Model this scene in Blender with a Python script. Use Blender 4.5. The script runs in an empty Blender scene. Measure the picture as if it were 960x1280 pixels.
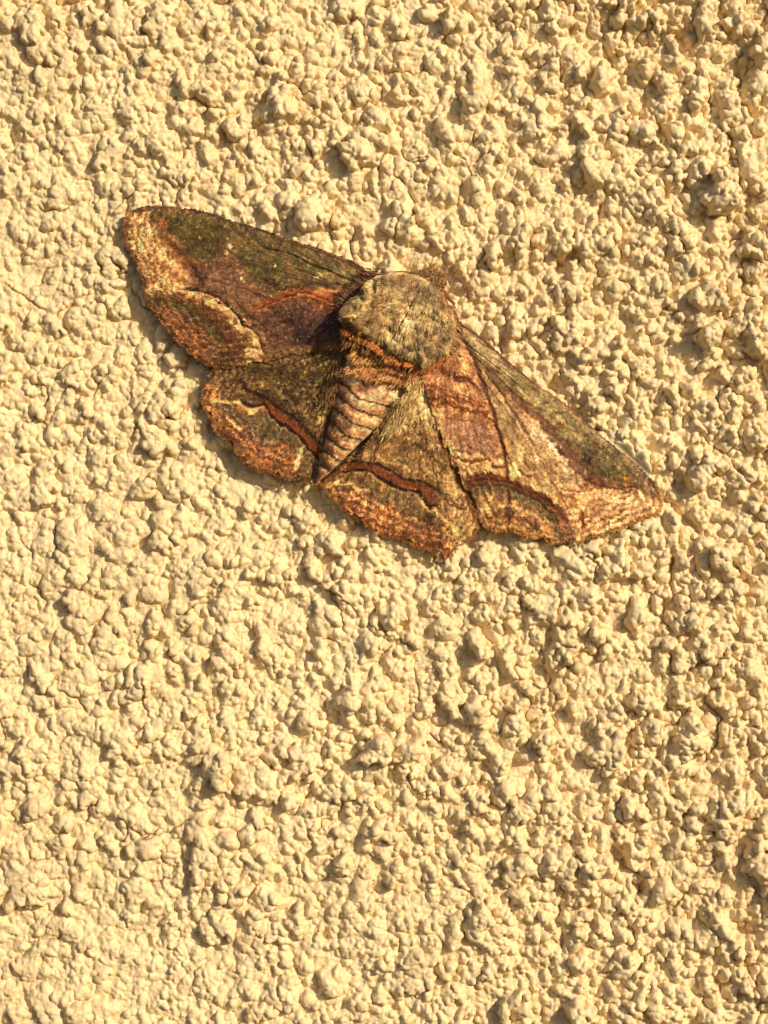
import bpy, math, random
import numpy as np

# ------------------------------------------------------------------ units
# everything is traced in tenths of a millimetre on the wall: x to the right, y down, h out of the wall
U = 1e-4
CX, CY = 480.0, 640.0
D = 3000.0                      # camera distance from the wall, 0.30 m
def world(x, y, h):
    return ((x - CX) * U, -h * U, (CY - y) * U)
scene = bpy.context.scene

# ------------------------------------------------------------------ camera
cam = bpy.data.cameras.new('camera')
camo = bpy.data.objects.new('camera', cam)
scene.collection.objects.link(camo)
camo.location = (0, -D * U, 0)
camo.rotation_euler = (math.radians(90), 0, 0)
cam.sensor_fit = 'VERTICAL'; cam.sensor_height = 36; cam.lens = 36 * D / 1280
cam.clip_start = 0.005; cam.clip_end = 50
scene.camera = camo

# ------------------------------------------------------------------ sky and sun
SUN = np.array([0.66, -0.66, 0.37]); SUN /= np.linalg.norm(SUN)
SUN_EL = math.asin(SUN[2]); SUN_ROT = math.atan2(SUN[0], SUN[1])
w = bpy.data.worlds.new('World'); scene.world = w; w.use_nodes = True
nt = w.node_tree; nt.nodes.clear()
sky = nt.nodes.new('ShaderNodeTexSky'); sky.sky_type = 'NISHITA'; sky.sun_disc = False
sky.sun_elevation = SUN_EL; sky.sun_rotation = SUN_ROT
bg = nt.nodes.new('ShaderNodeBackground'); bg.inputs['Strength'].default_value = 0.085
out = nt.nodes.new('ShaderNodeOutputWorld')
nt.links.new(sky.outputs[0], bg.inputs[0]); nt.links.new(bg.outputs[0], out.inputs[0])
sl = bpy.data.lights.new('sun', 'SUN'); sl.energy = 4.6; sl.angle = math.radians(0.53); sl.color = (1.0, 0.84, 0.585)
so = bpy.data.objects.new('sun', sl); scene.collection.objects.link(so)
import mathutils
so.rotation_euler = mathutils.Vector(SUN).to_track_quat('Z', 'Y').to_euler()
so.location = (0.3, -0.3, 0.2)
scene.view_settings.view_transform = 'Standard'; scene.view_settings.look = 'None'
scene.view_settings.exposure = 0.04; scene.view_settings.gamma = 1.0
scene.view_settings.use_curve_mapping = False

# ------------------------------------------------------------------ noise and numpy helpers
_lat = {}
def vnoise(x, y, seed=0):
    """smooth value noise in -1..1"""
    if seed not in _lat:
        _lat[seed] = np.random.RandomState(seed + 7).rand(256, 256).astype(np.float32) * 2 - 1
    L = _lat[seed]
    xi = np.floor(x).astype(np.int64); yi = np.floor(y).astype(np.int64)
    fx = x - xi; fy = y - yi
    fx = fx * fx * (3 - 2 * fx); fy = fy * fy * (3 - 2 * fy)
    a = L[yi & 255, xi & 255]; b = L[yi & 255, (xi + 1) & 255]
    c = L[(yi + 1) & 255, xi & 255]; d = L[(yi + 1) & 255, (xi + 1) & 255]
    return (a + (b - a) * fx) * (1 - fy) + (c + (d - c) * fx) * fy
def fbm(x, y, seed=0, octv=3, gain=0.5):
    s = 0; a = 1; n = 0
    for k in range(octv):
        s = s + a * vnoise(x * 2 ** k + 17.3 * k, y * 2 ** k + 5.1 * k, seed + k); n += a; a *= gain
    return s / n
def smooth(a, b, v):
    t = np.clip((v - a) / (b - a), 0, 1); return t * t * (3 - 2 * t)
def blur(f, n=1):
    for _ in range(n):
        g = np.pad(f, 1, mode='edge')
        f = (g[1:-1, :-2] + 2 * g[1:-1, 1:-1] + g[1:-1, 2:]) / 4
        g = np.pad(f, 1, mode='edge')
        f = (g[:-2, 1:-1] + 2 * g[1:-1, 1:-1] + g[2:, 1:-1]) / 4
    return f
def seg_dist(X, Y, pts):
    """distance to a polyline and the running parameter 0..1 along it"""
    best = np.full(X.shape, 1e9, np.float32); par = np.zeros(X.shape, np.float32)
    L = [0.0]
    for (x0, y0), (x1, y1) in zip(pts[:-1], pts[1:]): L.append(L[-1] + math.hypot(x1 - x0, y1 - y0))
    for i, ((x0, y0), (x1, y1)) in enumerate(zip(pts[:-1], pts[1:])):
        dx, dy = x1 - x0, y1 - y0; l2 = dx * dx + dy * dy + 1e-9
        t = np.clip(((X - x0) * dx + (Y - y0) * dy) / l2, 0, 1)
        d = np.hypot(X - x0 - t * dx, Y - y0 - t * dy)
        m = d < best
        best = np.where(m, d, best); par = np.where(m, (L[i] + t * (L[i + 1] - L[i])) / L[-1], par)
    return best, par
def inside(X, Y, poly):
    r = np.zeros(X.shape, bool)
    for (x0, y0), (x1, y1) in zip(poly, poly[1:] + poly[:1]):
        if y0 == y1: continue
        c = ((y0 > Y) != (y1 > Y)) & (X < (x1 - x0) * (Y - y0) / (y1 - y0) + x0)
        r ^= c
    return r
def sdist(X, Y, poly):
    d, _ = seg_dist(X, Y, list(poly) + [poly[0]])
    return np.where(inside(X, Y, list(poly)), d, -d)
def mesh_grid(name, P, F, mat, parent=None, smooth_shade=True, attrs=None):
    """vertices P (n,3), faces F (m,4 or 3) as one mesh object"""
    me = bpy.data.meshes.new(name)
    n = F.shape[1]
    me.vertices.add(len(P)); me.vertices.foreach_set('co', np.ascontiguousarray(P, dtype=np.float32).ravel())
    me.loops.add(F.size); me.loops.foreach_set('vertex_index', np.ascontiguousarray(F, dtype=np.int32).ravel())
    me.polygons.add(len(F)); me.polygons.foreach_set('loop_start', np.arange(0, F.size, n, dtype=np.int32))
    me.polygons.foreach_set('loop_total', np.full(len(F), n, dtype=np.int32))
    me.update(calc_edges=True)
    me.polygons.foreach_set('use_smooth', np.full(len(F), smooth_shade))
    for k, v in (attrs or {}).items():
        if v.ndim == 2:
            a = me.color_attributes.new(k, 'FLOAT_COLOR', 'POINT')
            c = np.ones((len(P), 4), np.float32); c[:, :3] = v
            a.data.foreach_set('color', c.ravel())
        else:
            a = me.attributes.new(k, 'FLOAT', 'POINT'); a.data.foreach_set('value', v.astype(np.float32))
    if mat: me.materials.append(mat)
    me.validate()
    o = bpy.data.objects.new(name, me); scene.collection.objects.link(o)
    if parent: o.parent = parent
    return o
def lin(c):
    c = np.asarray(c, np.float32) / 255.0
    return np.where(c <= 0.04045, c / 12.92, ((c + 0.055) / 1.055) ** 2.4)

# ------------------------------------------------------------------ materials
def node(nt, t, **kw):
    n = nt.nodes.new(t)
    for k, v in kw.items(): setattr(n, k, v)
    return n
def wall_material():
    m = bpy.data.materials.new('cream_render_paint'); m.use_nodes = True
    t = m.node_tree; b = t.nodes['Principled BSDF']; L = t.links.new
    tc = node(t, 'ShaderNodeTexCoord')
    n1 = node(t, 'ShaderNodeTexNoise'); n1.inputs['Scale'].default_value = 55; n1.inputs['Detail'].default_value = 5
    n2 = node(t, 'ShaderNodeTexNoise'); n2.inputs['Scale'].default_value = 900; n2.inputs['Detail'].default_value = 4
    n3 = node(t, 'ShaderNodeTexNoise'); n3.inputs['Scale'].default_value = 2600; n3.inputs['Detail'].default_value = 3
    for n in (n1, n2, n3): L(tc.outputs['Object'], n.inputs['Vector'])
    r = node(t, 'ShaderNodeValToRGB')
    r.color_ramp.elements[0].position = 0.3; r.color_ramp.elements[0].color = (0.745, 0.583, 0.345, 1)
    r.color_ramp.elements[1].position = 0.7; r.color_ramp.elements[1].color = (0.815, 0.65, 0.40, 1)
    L(n1.outputs[0], r.inputs[0])
    r2 = node(t, 'ShaderNodeValToRGB')
    r2.color_ramp.elements[0].position = 0.25; r2.color_ramp.elements[0].color = (0.86, 0.84, 0.82, 1)
    r2.color_ramp.elements[1].position = 0.7; r2.color_ramp.elements[1].color = (1, 1, 1, 1)
    L(n2.outputs[0], r2.inputs[0])
    mx = node(t, 'ShaderNodeMix', data_type='RGBA', blend_type='MULTIPLY'); mx.inputs[0].default_value = 1
    L(r.outputs[0], mx.inputs[6]); L(r2.outputs[0], mx.inputs[7])
    at = node(t, 'ShaderNodeAttribute', attribute_name='dirt')
    mx2 = node(t, 'ShaderNodeMix', data_type='RGBA'); mx2.inputs[7].default_value = (0.16, 0.085, 0.035, 1)
    L(at.outputs['Fac'], mx2.inputs[0]); L(mx.outputs[2], mx2.inputs[6])
    L(mx2.outputs[2], b.inputs['Base Color'])
    b.inputs['Roughness'].default_value = 0.55; b.inputs['Specular IOR Level'].default_value = 0.35
    ad = node(t, 'ShaderNodeMath', operation='ADD')
    L(n2.outputs[0], ad.inputs[0]); L(n3.outputs[0], ad.inputs[1])
    bp = node(t, 'ShaderNodeBump'); bp.inputs['Strength'].default_value = 0.35; bp.inputs['Distance'].default_value = 0.00014
    L(ad.outputs[0], bp.inputs['Height']); L(bp.outputs[0], b.inputs['Normal'])
    return m
def pigment_material(name, rough=0.6, spec=0.25, sheen=0.25, bump=True):
    m = bpy.data.materials.new(name); m.use_nodes = True
    t = m.node_tree; b = t.nodes['Principled BSDF']; L = t.links.new
    at = node(t, 'ShaderNodeAttribute', attribute_name='pigment')
    tc = node(t, 'ShaderNodeTexCoord')
    n2 = node(t, 'ShaderNodeTexNoise'); n2.inputs['Scale'].default_value = 3200; n2.inputs['Detail'].default_value = 3
    L(tc.outputs['Object'], n2.inputs['Vector'])
    r = node(t, 'ShaderNodeMapRange'); r.inputs[1].default_value = 0.3; r.inputs[2].default_value = 0.7
    r.inputs[3].default_value = 0.72; r.inputs[4].default_value = 1.25
    L(n2.outputs[0], r.inputs[0])
    mx = node(t, 'ShaderNodeMix', data_type='RGBA', blend_type='MULTIPLY'); mx.inputs[0].default_value = 1
    L(at.outputs['Color'], mx.inputs[6]); L(r.outputs[0], mx.inputs[7])
    L(mx.outputs[2], b.inputs['Base Color'])
    b.inputs['Roughness'].default_value = rough; b.inputs['Specular IOR Level'].default_value = spec
    b.inputs['Sheen Weight'].default_value = sheen; b.inputs['Sheen Roughness'].default_value = 0.5
    b.inputs['Sheen Tint'].default_value = (0.9, 0.7, 0.45, 1)
    if bump:
        bp = node(t, 'ShaderNodeBump'); bp.inputs['Strength'].default_value = 0.5; bp.inputs['Distance'].default_value = 0.00008
        L(n2.outputs[0], bp.inputs['Height']); L(bp.outputs[0], b.inputs['Normal'])
    return m
def plain_material(name, col, rough=0.5):
    m = bpy.data.materials.new(name); m.use_nodes = True
    t = m.node_tree; b = t.nodes['Principled BSDF']; L = t.links.new
    n = node(t, 'ShaderNodeTexNoise'); n.inputs['Scale'].default_value = 1500
    tc = node(t, 'ShaderNodeTexCoord'); L(tc.outputs['Object'], n.inputs['Vector'])
    r = node(t, 'ShaderNodeValToRGB'); c = col
    r.color_ramp.elements[0].color = (c[0] * .6, c[1] * .6, c[2] * .6, 1); r.color_ramp.elements[1].color = (*c, 1)
    L(n.outputs[0], r.inputs[0]); L(r.outputs[0], b.inputs['Base Color'])
    b.inputs['Roughness'].default_value = rough
    return m
M_WALL = wall_material()
M_WING = pigment_material('wing_scales')
M_FUR = pigment_material('body_fur', 0.75, 0.2, 0.3, bump=False)
M_FLECK = plain_material('white_quartz_fleck', (0.92, 0.9, 0.84), 0.15)
M_EYE = plain_material('dark_eye', (0.03, 0.015, 0.01), 0.2)

# ------------------------------------------------------------------ the wall: knobbly spatter render
rs = np.random.RandomState(11)
random.seed(5)
SP = 1.25                                   # grid step
X0, Y0, X1, Y1 = -620.0, -560.0, 1580.0, 1840.0
NX = int((X1 - X0) / SP) + 1; NY = int((Y1 - Y0) / SP) + 1
gx = X0 + np.arange(NX) * SP; gy = Y0 + np.arange(NY) * SP
GX, GY = np.meshgrid(gx.astype(np.float32), gy.astype(np.float32))
H = fbm(GX / 90, GY / 90, 3, 2) * 6.0 + fbm(GX / 26, GY / 26, 9, 3) * 6.0 + (1 - np.abs(fbm(GX / 13, GY / 16, 12, 3)) * 2.4) * 2.6
# how coarse the render is: bolder to the right, rounder and calmer to the lower left
def boldness(x, y):
    v = 0.86 + 0.32 * np.clip(x / 960, 0, 1) + 0.06 * np.clip(1 - y / 1280, 0, 1)
    return v + 0.22 * vnoise(np.float32(x) / 170 + 3.3, np.float32(y) / 170, 21)
def blob(cx, cy, r, ar, th, hgt, sink=0.35, lump=0.22):
    R = r * 1.35 * max(1, ar) + 3
    i0 = max(0, int((cx - R - X0) / SP)); i1 = min(NX, int((cx + R - X0) / SP) + 2)
    j0 = max(0, int((cy - R - Y0) / SP)); j1 = min(NY, int((cy + R - Y0) / SP) + 2)
    if i1 - i0 < 3 or j1 - j0 < 3: return
    ci = min(NX - 1, max(0, int((cx - X0) / SP))); cj = min(NY - 1, max(0, int((cy - Y0) / SP)))
    x = GX[j0:j1, i0:i1] - cx; y = GY[j0:j1, i0:i1] - cy
    c, s = math.cos(th), math.sin(th)
    u = (x * c + y * s) / (r * ar); v = (-x * s + y * c) / r
    a = np.arctan2(v, u); ph = rs.rand(3) * 6.28
    rr = (u * u + v * v) / (1 + lump * np.sin(2 * a + ph[0]) + lump * .6 * np.sin(3 * a + ph[1]) + lump * .35 * np.sin(5 * a + ph[2]))
    if rs.rand() < 0.5:
        # broken, angular lump: a rounded polygon with a tilted top
        k = rs.randint(5, 8); q = np.zeros_like(u)
        for m_ in range(k):
            t_ = ph[0] + (m_ + rs.uniform(-.25, .25)) / k * 6.283
            q = np.maximum(q, (u * math.cos(t_) + v * math.sin(t_)) / rs.uniform(.68, 1.05))
        q = .75 * q + .25 * np.sqrt(rr)
        tilt = 1 + .35 * (u * math.cos(ph[1]) + v * math.sin(ph[1]))
        dome = np.where(q < 1, (1 - np.clip(q, 0, 1) ** 2.6) ** 0.8 * tilt * .82, -1.0)
    else:
        dome = np.where(rr < 1, np.sqrt(np.clip(1 - rr, 0, 1)) ** 0.85, -1.0)
    base = H[cj, ci]
    top = base + hgt * (dome - sink) 
    sub = H[j0:j1, i0:i1]
    np.maximum(sub, np.where(dome >= 0, top, -99), out=sub)
def field(n, rmin, rmax, p, hk, sink, lump, armax=1.7, tall=0.0):
    xs = rs.uniform(X0, X1, n); ys = rs.uniform(Y0, Y1, n)
    # clumping: keep according to a noise field
    keep = (vnoise(xs / 60, ys / 60, 31) * .5 + .5 + rs.uniform(-.5, .5, n)) > 0.22
    xs, ys = xs[keep], ys[keep]
    q = rs.rand(len(xs)) ** p
    r = rmin + (rmax - rmin) * q
    order = np.argsort(-r)
    bo = boldness(xs, ys)
    for i in order:
        ar = rs.uniform(1, armax)
        th = rs.uniform(0, math.pi) if rs.rand() > tall else math.pi / 2 + rs.normal(0, .3)
        blob(xs[i], ys[i], r[i], ar, th, r[i] * hk * bo[i] * rs.uniform(.7, 1.25), sink, lump)
AREA = (X1 - X0) * (Y1 - Y0)
field(int(AREA / 760), 7.5, 16.5, 1.5, 0.88, 0.30, 0.25, 1.7, 0.35)
field(int(AREA / 150), 4, 9, 1.3, 1.05, 0.30, 0.28, 1.9, 0.35)
# bumps and pits traced from the photograph: (x, y, radius) of a bump, and (x, y, radius, depth) of a pit
for bx, by, br in ((535, 18, 13), (592, 128, 17), (20, 288, 16), (356, 246, 12), (388, 270, 17), (478, 852, 13), (735, 745, 15),
                   (838, 75, 14), (845, 168, 13), (952, 100, 16), (936, 190, 16), (700, 185, 15), (610, 345, 11), (716, 700, 14),
                   (20, 585, 13), (54, 585, 12), (95, 620, 14), (218, 620, 15), (196, 680, 16), (150, 690, 14), (190, 745, 15),
                   (110, 840, 16), (268, 700, 13), (45, 1010, 16), (75, 1060, 14), (185, 1062, 16), (250, 1040, 17), (285, 1050, 14),
                   (190, 1132, 12), (280, 1120, 13), (830, 1115, 17), (905, 1060, 15), (938, 840, 17), (850, 830, 13), (800, 770, 15),
                   (645, 905, 12), (595, 890, 14), (510, 940, 15), (560, 960, 14), (905, 255, 12), (655, 500, 12), (880, 600, 14),
                   (440, 225, 15), (300, 20, 15), (135, 55, 13), (130, 75, 12), (160, 140, 15), (890, 420, 15), (905, 700, 13)):
    blob(bx, by, br * .88, rs.uniform(1, 1.35), rs.uniform(0, 3), br * 0.85 * boldness(bx, by), 0.15, 0.14)
# hill the moth side calms: knobs squeezed flatter where the wings rest so that they lie on their tops
# break the perfect outlines: resample through a small random displacement
wx_ = GX + fbm(GX / 9, GY / 9, 51, 2) * 4.2 + fbm(GX / 30, GY / 30, 55, 2) * 7; wy_ = GY + fbm(GX / 9, GY / 9, 61, 2) * 4.2 + fbm(GX / 30, GY / 30, 65, 2) * 7
def bil(A, x, y):
    u = np.clip((x - X0) / SP, 0, NX - 2.001); v = np.clip((y - Y0) / SP, 0, NY - 2.001)
    i = u.astype(np.int32); j = v.astype(np.int32); fu = u - i; fv = v - j
    return (A[j, i] * (1 - fu) + A[j, i + 1] * fu) * (1 - fv) + (A[j + 1, i] * (1 - fu) + A[j + 1, i + 1] * fu) * fv
H = bil(H, wx_, wy_).astype(np.float32)
field(int(AREA / 75), 1.8, 5.0, 1.6, 0.95, 0.2, 0.3, 1.7, 0.25)
# elongated trowel-thrown lumps leave furrows between them
furrows = [((706, 1115), (700, 1150), (703, 1190)), ((843, 700), (838, 730), (850, 760)), ((760, 235), (752, 262), (745, 290)),
           ((930, 60), (925, 110), (945, 150)), ((828, 618), (845, 632), (862, 652), (880, 668)),
           ((690, 840), (684, 880), (690, 905)), ((930, 1180), (935, 1215), (955, 1250)), ((690, 790), (680, 815), (684, 850)),
           ((470, 760), (478, 785), (500, 795)), ((210, 700), (212, 730), (196, 800)), ((915, 160), (918, 190), (915, 210))]
for pts in furrows:
    xs = [p[0] for p in pts]; ys = [p[1] for p in pts]
    i0 = int((min(xs) - 14 - X0) / SP); i1 = int((max(xs) + 14 - X0) / SP); j0 = int((min(ys) - 14 - Y0) / SP); j1 = int((max(ys) + 14 - Y0) / SP)
    sx, sy = GX[j0:j1, i0:i1], GY[j0:j1, i0:i1]
    d, _ = seg_dist(sx + vnoise(sx / 9, sy / 9, 5) * 4, sy + vnoise(sx / 9, sy / 9, 6) * 4, pts)
    H[j0:j1, i0:i1] -= 7 * np.exp(-(d / 4.6) ** 2)
pits = ((612, 1003, 7, 13), (137, 1133, 6, 10), (73, 1174, 5, 9), (52, 1202, 6, 11), (77, 1206, 4, 8), (175, 1136, 6, 9), (186, 1105, 5, 10),
        (184, 1180, 5, 10), (211, 1253, 4, 9), (850, 603, 10, 14), (931, 88, 12, 14), (920, 178, 11, 14), (827, 165, 10, 13), (766, 70, 10, 12),
        (712, 1048, 12, 12), (776, 1072, 13, 15), (735, 1128, 9, 12), (800, 1112, 8, 13), (790, 1170, 9, 13), (915, 1240, 13, 13), (900, 1225, 8, 12),
        (700, 765, 9, 11), (752, 762, 8, 11), (835, 770, 13, 13), (822, 945, 8, 11), (693, 480, 9, 12), (645, 462, 8, 10), (855, 910, 8, 11),
        (930, 1160, 9, 12), (840, 1040, 9, 11), (505, 785, 7, 12), (540, 700, 5, 7), (830, 20, 9, 10), (18, 170, 9, 9), (935, 330, 9, 11),
        (495, 1190, 8, 10), (405, 1170, 7, 9), (340, 960, 6, 9), (640, 1130, 6, 9), (830, 240, 8, 10), (345, 1100, 5, 8), (700, 330, 8, 10))
for px_, py_, r_, dp in pits:
    i0 = int((px_ - 3 * r_ - X0) / SP); i1 = int((px_ + 3 * r_ - X0) / SP); j0 = int((py_ - 3 * r_ - Y0) / SP); j1 = int((py_ + 3 * r_ - Y0) / SP)
    sx, sy = GX[j0:j1, i0:i1], GY[j0:j1, i0:i1]
    wx = sx + vnoise(sx / 8, sy / 8, 5) * 4; wy = sy + vnoise(sx / 8, sy / 8, 6) * 4
    d = np.hypot(wx - px_, (wy - py_) * .75)
    H[j0:j1, i0:i1] -= .72 * dp * (1 - smooth(r_ * .55, r_ * 1.25, d))
# a skin of paint rounds everything off
_b = blur(H, 4); H = H + np.clip(H - _b, -3, 1) * .22
H = H * 0.55 + blur(H, 1) * 0.45
H += fbm(GX / 6, GY / 6, 44, 3) * 1.5 - np.abs(fbm(GX / 4.5, GY / 4.5, 47, 2)) * 1.6
# the whole sheet bent so that knob tops come near h = 0
H -= 11.0
H = np.where(H > 0, H * 0.75, H)
H += fbm(GX / 20, GY / 24, 71, 2) * 5.0 * np.clip(GX / 960 - .1, 0, 1.2)
H = (H + 6) * (0.93 + 0.46 * np.clip(GX / 960, 0, 1) + .14 * np.clip(1 - GY / 700, 0, 1)) - 6
# the moth sits where the knobs are low enough: no knob pierces the wings
FOOT = [(150, 262), (180, 254), (460, 335), (500, 330), (565, 385), (700, 490), (835, 615), (830, 650), (700, 690), (600, 672), (560, 708), (410, 625), (310, 600), (250, 530), (240, 462), (170, 390)]
fi0, fi1, fj0, fj1 = int((120 - X0) / SP), int((860 - X0) / SP), int((230 - Y0) / SP), int((730 - Y0) / SP)
sub = H[fj0:fj1, fi0:fi1]
fsd = sdist(GX[fj0:fj1, fi0:fi1], GY[fj0:fj1, fi0:fi1], FOOT)
sub -= 5.0 * smooth(-45, 8, fsd)
cap = np.where(fsd > 0, 1.2, 1.2 + (-fsd) * .8)
sub[:] = np.where(sub > cap - 3, cap - 3 + 3 * np.tanh((sub - cap + 3) / 3), sub)
# hairline cracks
dirt = np.zeros_like(H)
def crack(pts, wd=1.0, dep=3.5):
    xs = [p[0] for p in pts]; ys = [p[1] for p in pts]
    i0 = max(0, int((min(xs) - 8 - X0) / SP)); i1 = min(NX, int((max(xs) + 8 - X0) / SP) + 1)
    j0 = max(0, int((min(ys) - 8 - Y0) / SP)); j1 = min(NY, int((max(ys) + 8 - Y0) / SP) + 1)
    if i1 - i0 < 3 or j1 - j0 < 3: return
    sx, sy = GX[j0:j1, i0:i1], GY[j0:j1, i0:i1]
    d, t = seg_dist(sx, sy, pts)
    prof = np.exp(-(d / wd) ** 2) * np.clip(np.minimum(t, 1 - t) * 6, 0, 1) ** .5
    H[j0:j1, i0:i1] -= prof * dep
    dirt[j0:j1, i0:i1] = np.maximum(dirt[j0:j1, i0:i1], prof * 0.8)
for _ in range(520):
    x, y = rs.uniform(X0, X1), rs.uniform(Y0, Y1); a = rs.uniform(0, 6.28); n = rs.randint(5, 14); pts = [(x, y)]
    for k in range(n):
        # steer downhill so cracks follow the crevices
        best = None
        for da in (-.9, -.45, 0, .45, .9):
            xx = x + math.cos(a + da) * 5; yy = y + math.sin(a + da) * 5
            i = min(NX - 1, max(0, int((xx - X0) / SP))); j = min(NY - 1, max(0, int((yy - Y0) / SP)))
            v = H[j, i] + rs.rand() * 1.2 + abs(da) * .5
            if best is None or v < best[0]: best = (v, a + da, xx, yy)
        a = a * .6 + best[1] * .4; x, y = best[2], best[3]; pts.append((x + rs.normal(0, .7), y + rs.normal(0, .7)))
    if any(370 < q_[0] < 425 and 590 < q_[1] < 660 for q_ in pts): continue
    crack(pts, rs.uniform(.75, 1.15), rs.uniform(2, 4.5))
for pts in (((455, 768), (470, 790), (500, 800), (520, 812)), ((402, 735), (425, 745), (450, 770)), ((0, 350), (30, 372), (62, 392)),
            ((180, 850), (176, 880), (190, 900)), ((575, 190), (590, 215), (598, 232)), ((130, 320), (150, 334), (160, 342)),
            ((780, 1085), (800, 1093), (822, 1105)), ((715, 690), (740, 700), (755, 712)), ((560, 700), (548, 708), (535, 690)),
            ((510, 960), (512, 985), (540, 995), (560, 1000)), ((808, 740), (820, 745), (835, 752)), ((60, 20), (80, 40), (92, 62))):
    q = []
    for (xa, ya), (xb, yb) in zip(pts[:-1], pts[1:]):
        for k in range(6): q.append((xa + (xb - xa) * k / 6 + rs.normal(0, 1.5), ya + (yb - ya) * k / 6 + rs.normal(0, 1.5)))
    crack(q, 1.1, 4.5)

# fine part in the picture, coarser sheets around it
def sample(x, y):
    """height at any point; beyond the modelled square the pattern is mirrored"""
    fx = np.abs((x - X0) / (X1 - X0)); fy = np.abs((y - Y0) / (Y1 - Y0))
    fx = 1 - np.abs(fx % 2 - 1); fy = 1 - np.abs(fy % 2 - 1)
    i = np.clip(fx * (NX - 1), 0, NX - 1).astype(int); j = np.clip(fy * (NY - 1), 0, NY - 1).astype(int)
    return H[j, i]
a0, a1 = int((-55 - X0) / SP), int((1015 - X0) / SP); b0, b1 = int((-55 - Y0) / SP), int((1335 - Y0) / SP)
def quads(ny, nx, off=0):
    idx = np.arange(ny * nx).reshape(ny, nx) + off
    return np.stack([idx[1:, :-1].ravel(), idx[1:, 1:].ravel(), idx[:-1, 1:].ravel(), idx[:-1, :-1].ravel()], 1)
fxs, fys, fh, fd = GX[b0:b1, a0:a1], GY[b0:b1, a0:a1], H[b0:b1, a0:a1], dirt[b0:b1, a0:a1]
# knobs bulge sideways a little: push every point along its slope so that flanks get steep
gyy, gxx = np.gradient(blur(fh, 2), SP)
push = 0.55
bulge_x = fxs - np.clip(gxx, -1.5, 1.5) * push; bulge_y = fys - np.clip(gyy, -1.5, 1.5) * push
P = [np.stack([(bulge_x - CX) * U, -fh * U, (CY - bulge_y) * U], -1).reshape(-1, 3)]
F = [quads(*fh.shape)]
DD = [fd.ravel()]
off = len(P[0])
def sheet(xs, ys, sinkbox=None):
    global off
    XX, YY = np.meshgrid(xs, ys)
    hh = sample(XX, YY).astype(np.float32)
    if sinkbox is not None:
        x0, y0, x1, y1 = sinkbox
        ins = (XX > x0) & (XX < x1) & (YY > y0) & (YY < y1)
        hh = np.where(ins, hh - 6, hh)
    P.append(np.stack([(XX - CX) * U, -hh * U, (CY - YY) * U], -1).reshape(-1, 3))
    q = quads(*hh.shape, off)
    if sinkbox is not None:
        mid = ((XX[1:, 1:] + XX[:-1, :-1]) / 2, (YY[1:, 1:] + YY[:-1, :-1]) / 2)
        k = ~((mid[0] > x0 + 12) & (mid[0] < x1 - 12) & (mid[1] > y0 + 12) & (mid[1] < y1 - 12))
        q = q[k.ravel()]
    F.append(q); DD.append(np.zeros(hh.size)); off += hh.size
sheet(np.arange(-620, 1581, 4.0), np.arange(-560, 1841, 4.0), (gx[a0], gy[b0], gx[a1 - 1], gy[b1 - 1]))
sheet(np.arange(-9600, 10601, 50.0), np.arange(-9600, 10601, 50.0), (-620, -560, 1580, 1840))
wall = mesh_grid('wall', np.concatenate(P), np.concatenate(F), M_WALL, attrs={'dirt': np.concatenate(DD)})
wall['kind'] = 'structure'; wall['label'] = 'cream painted wall with rough knobbly spatter render'

def wall_h(x, y):
    return float(sample(np.array([float(x)]), np.array([float(y)]))[0])

# bright mineral flecks in the render
def fleck(x, y, r):
    n = 7; v = []; h = wall_h(x, y)
    for k in range(n):
        a = k / n * 6.283; q = r * random.uniform(.6, 1.1); v.append(world(x + math.cos(a) * q, y + math.sin(a) * q, h - .3 + random.uniform(0, .6)))
    for k in range(n):
        a = k / n * 6.283; q = r * random.uniform(.3, .6); v.append(world(x + math.cos(a) * q, y + math.sin(a) * q, h + r * .55 + random.uniform(0, .5)))
    f = [(k, (k + 1) % n, n + (k + 1) % n, n + k) for k in range(n)] + [tuple(range(n, 2 * n))]
    me = bpy.data.meshes.new('mineral_fleck'); me.from_pydata(v, [], f); me.materials.append(M_FLECK)
    o = bpy.data.objects.new('mineral_fleck', me); scene.collection.objects.link(o); o.parent = wall
for x, y, r in ((632, 812, 3), (624, 820, 2.2), (745, 757, 2.4), (739, 767, 2.0), (829, 701, 2.2), (500, 871, 1.6)):
    fleck(x, y, r)

# ------------------------------------------------------------------ the moth
OX, OY = 500.0, 395.0
AX, AY = -0.49, 0.872           # body axis, head to tail
def axis(x, y):
    rx, ry = x - OX, y - OY
    return rx * AX + ry * AY, rx * -AY * -1 + ry * 0.49 if False else (rx * 0.872 + ry * 0.49)
def fw_h(x, y):
    s, d = axis(x, y)
    f = np.clip(1 - np.abs(d) / 400, 0.0, 1) ** 1.25
    return 3.5 + 66 * f * np.clip(1 - .0052 * np.maximum(0, s - 60), .2, 1)
def hw_h(x, y):
    return 0.6 + 0.975 * (fw_h(x, y) - 3.5)
def at(x, y, h):
    """where the point seen at x, y stands when it is h above the wall"""
    k = 1 - h / D
    return np.stack([(x - CX) * k * U, -h * U, (CY - y) * k * U], -1)

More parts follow.
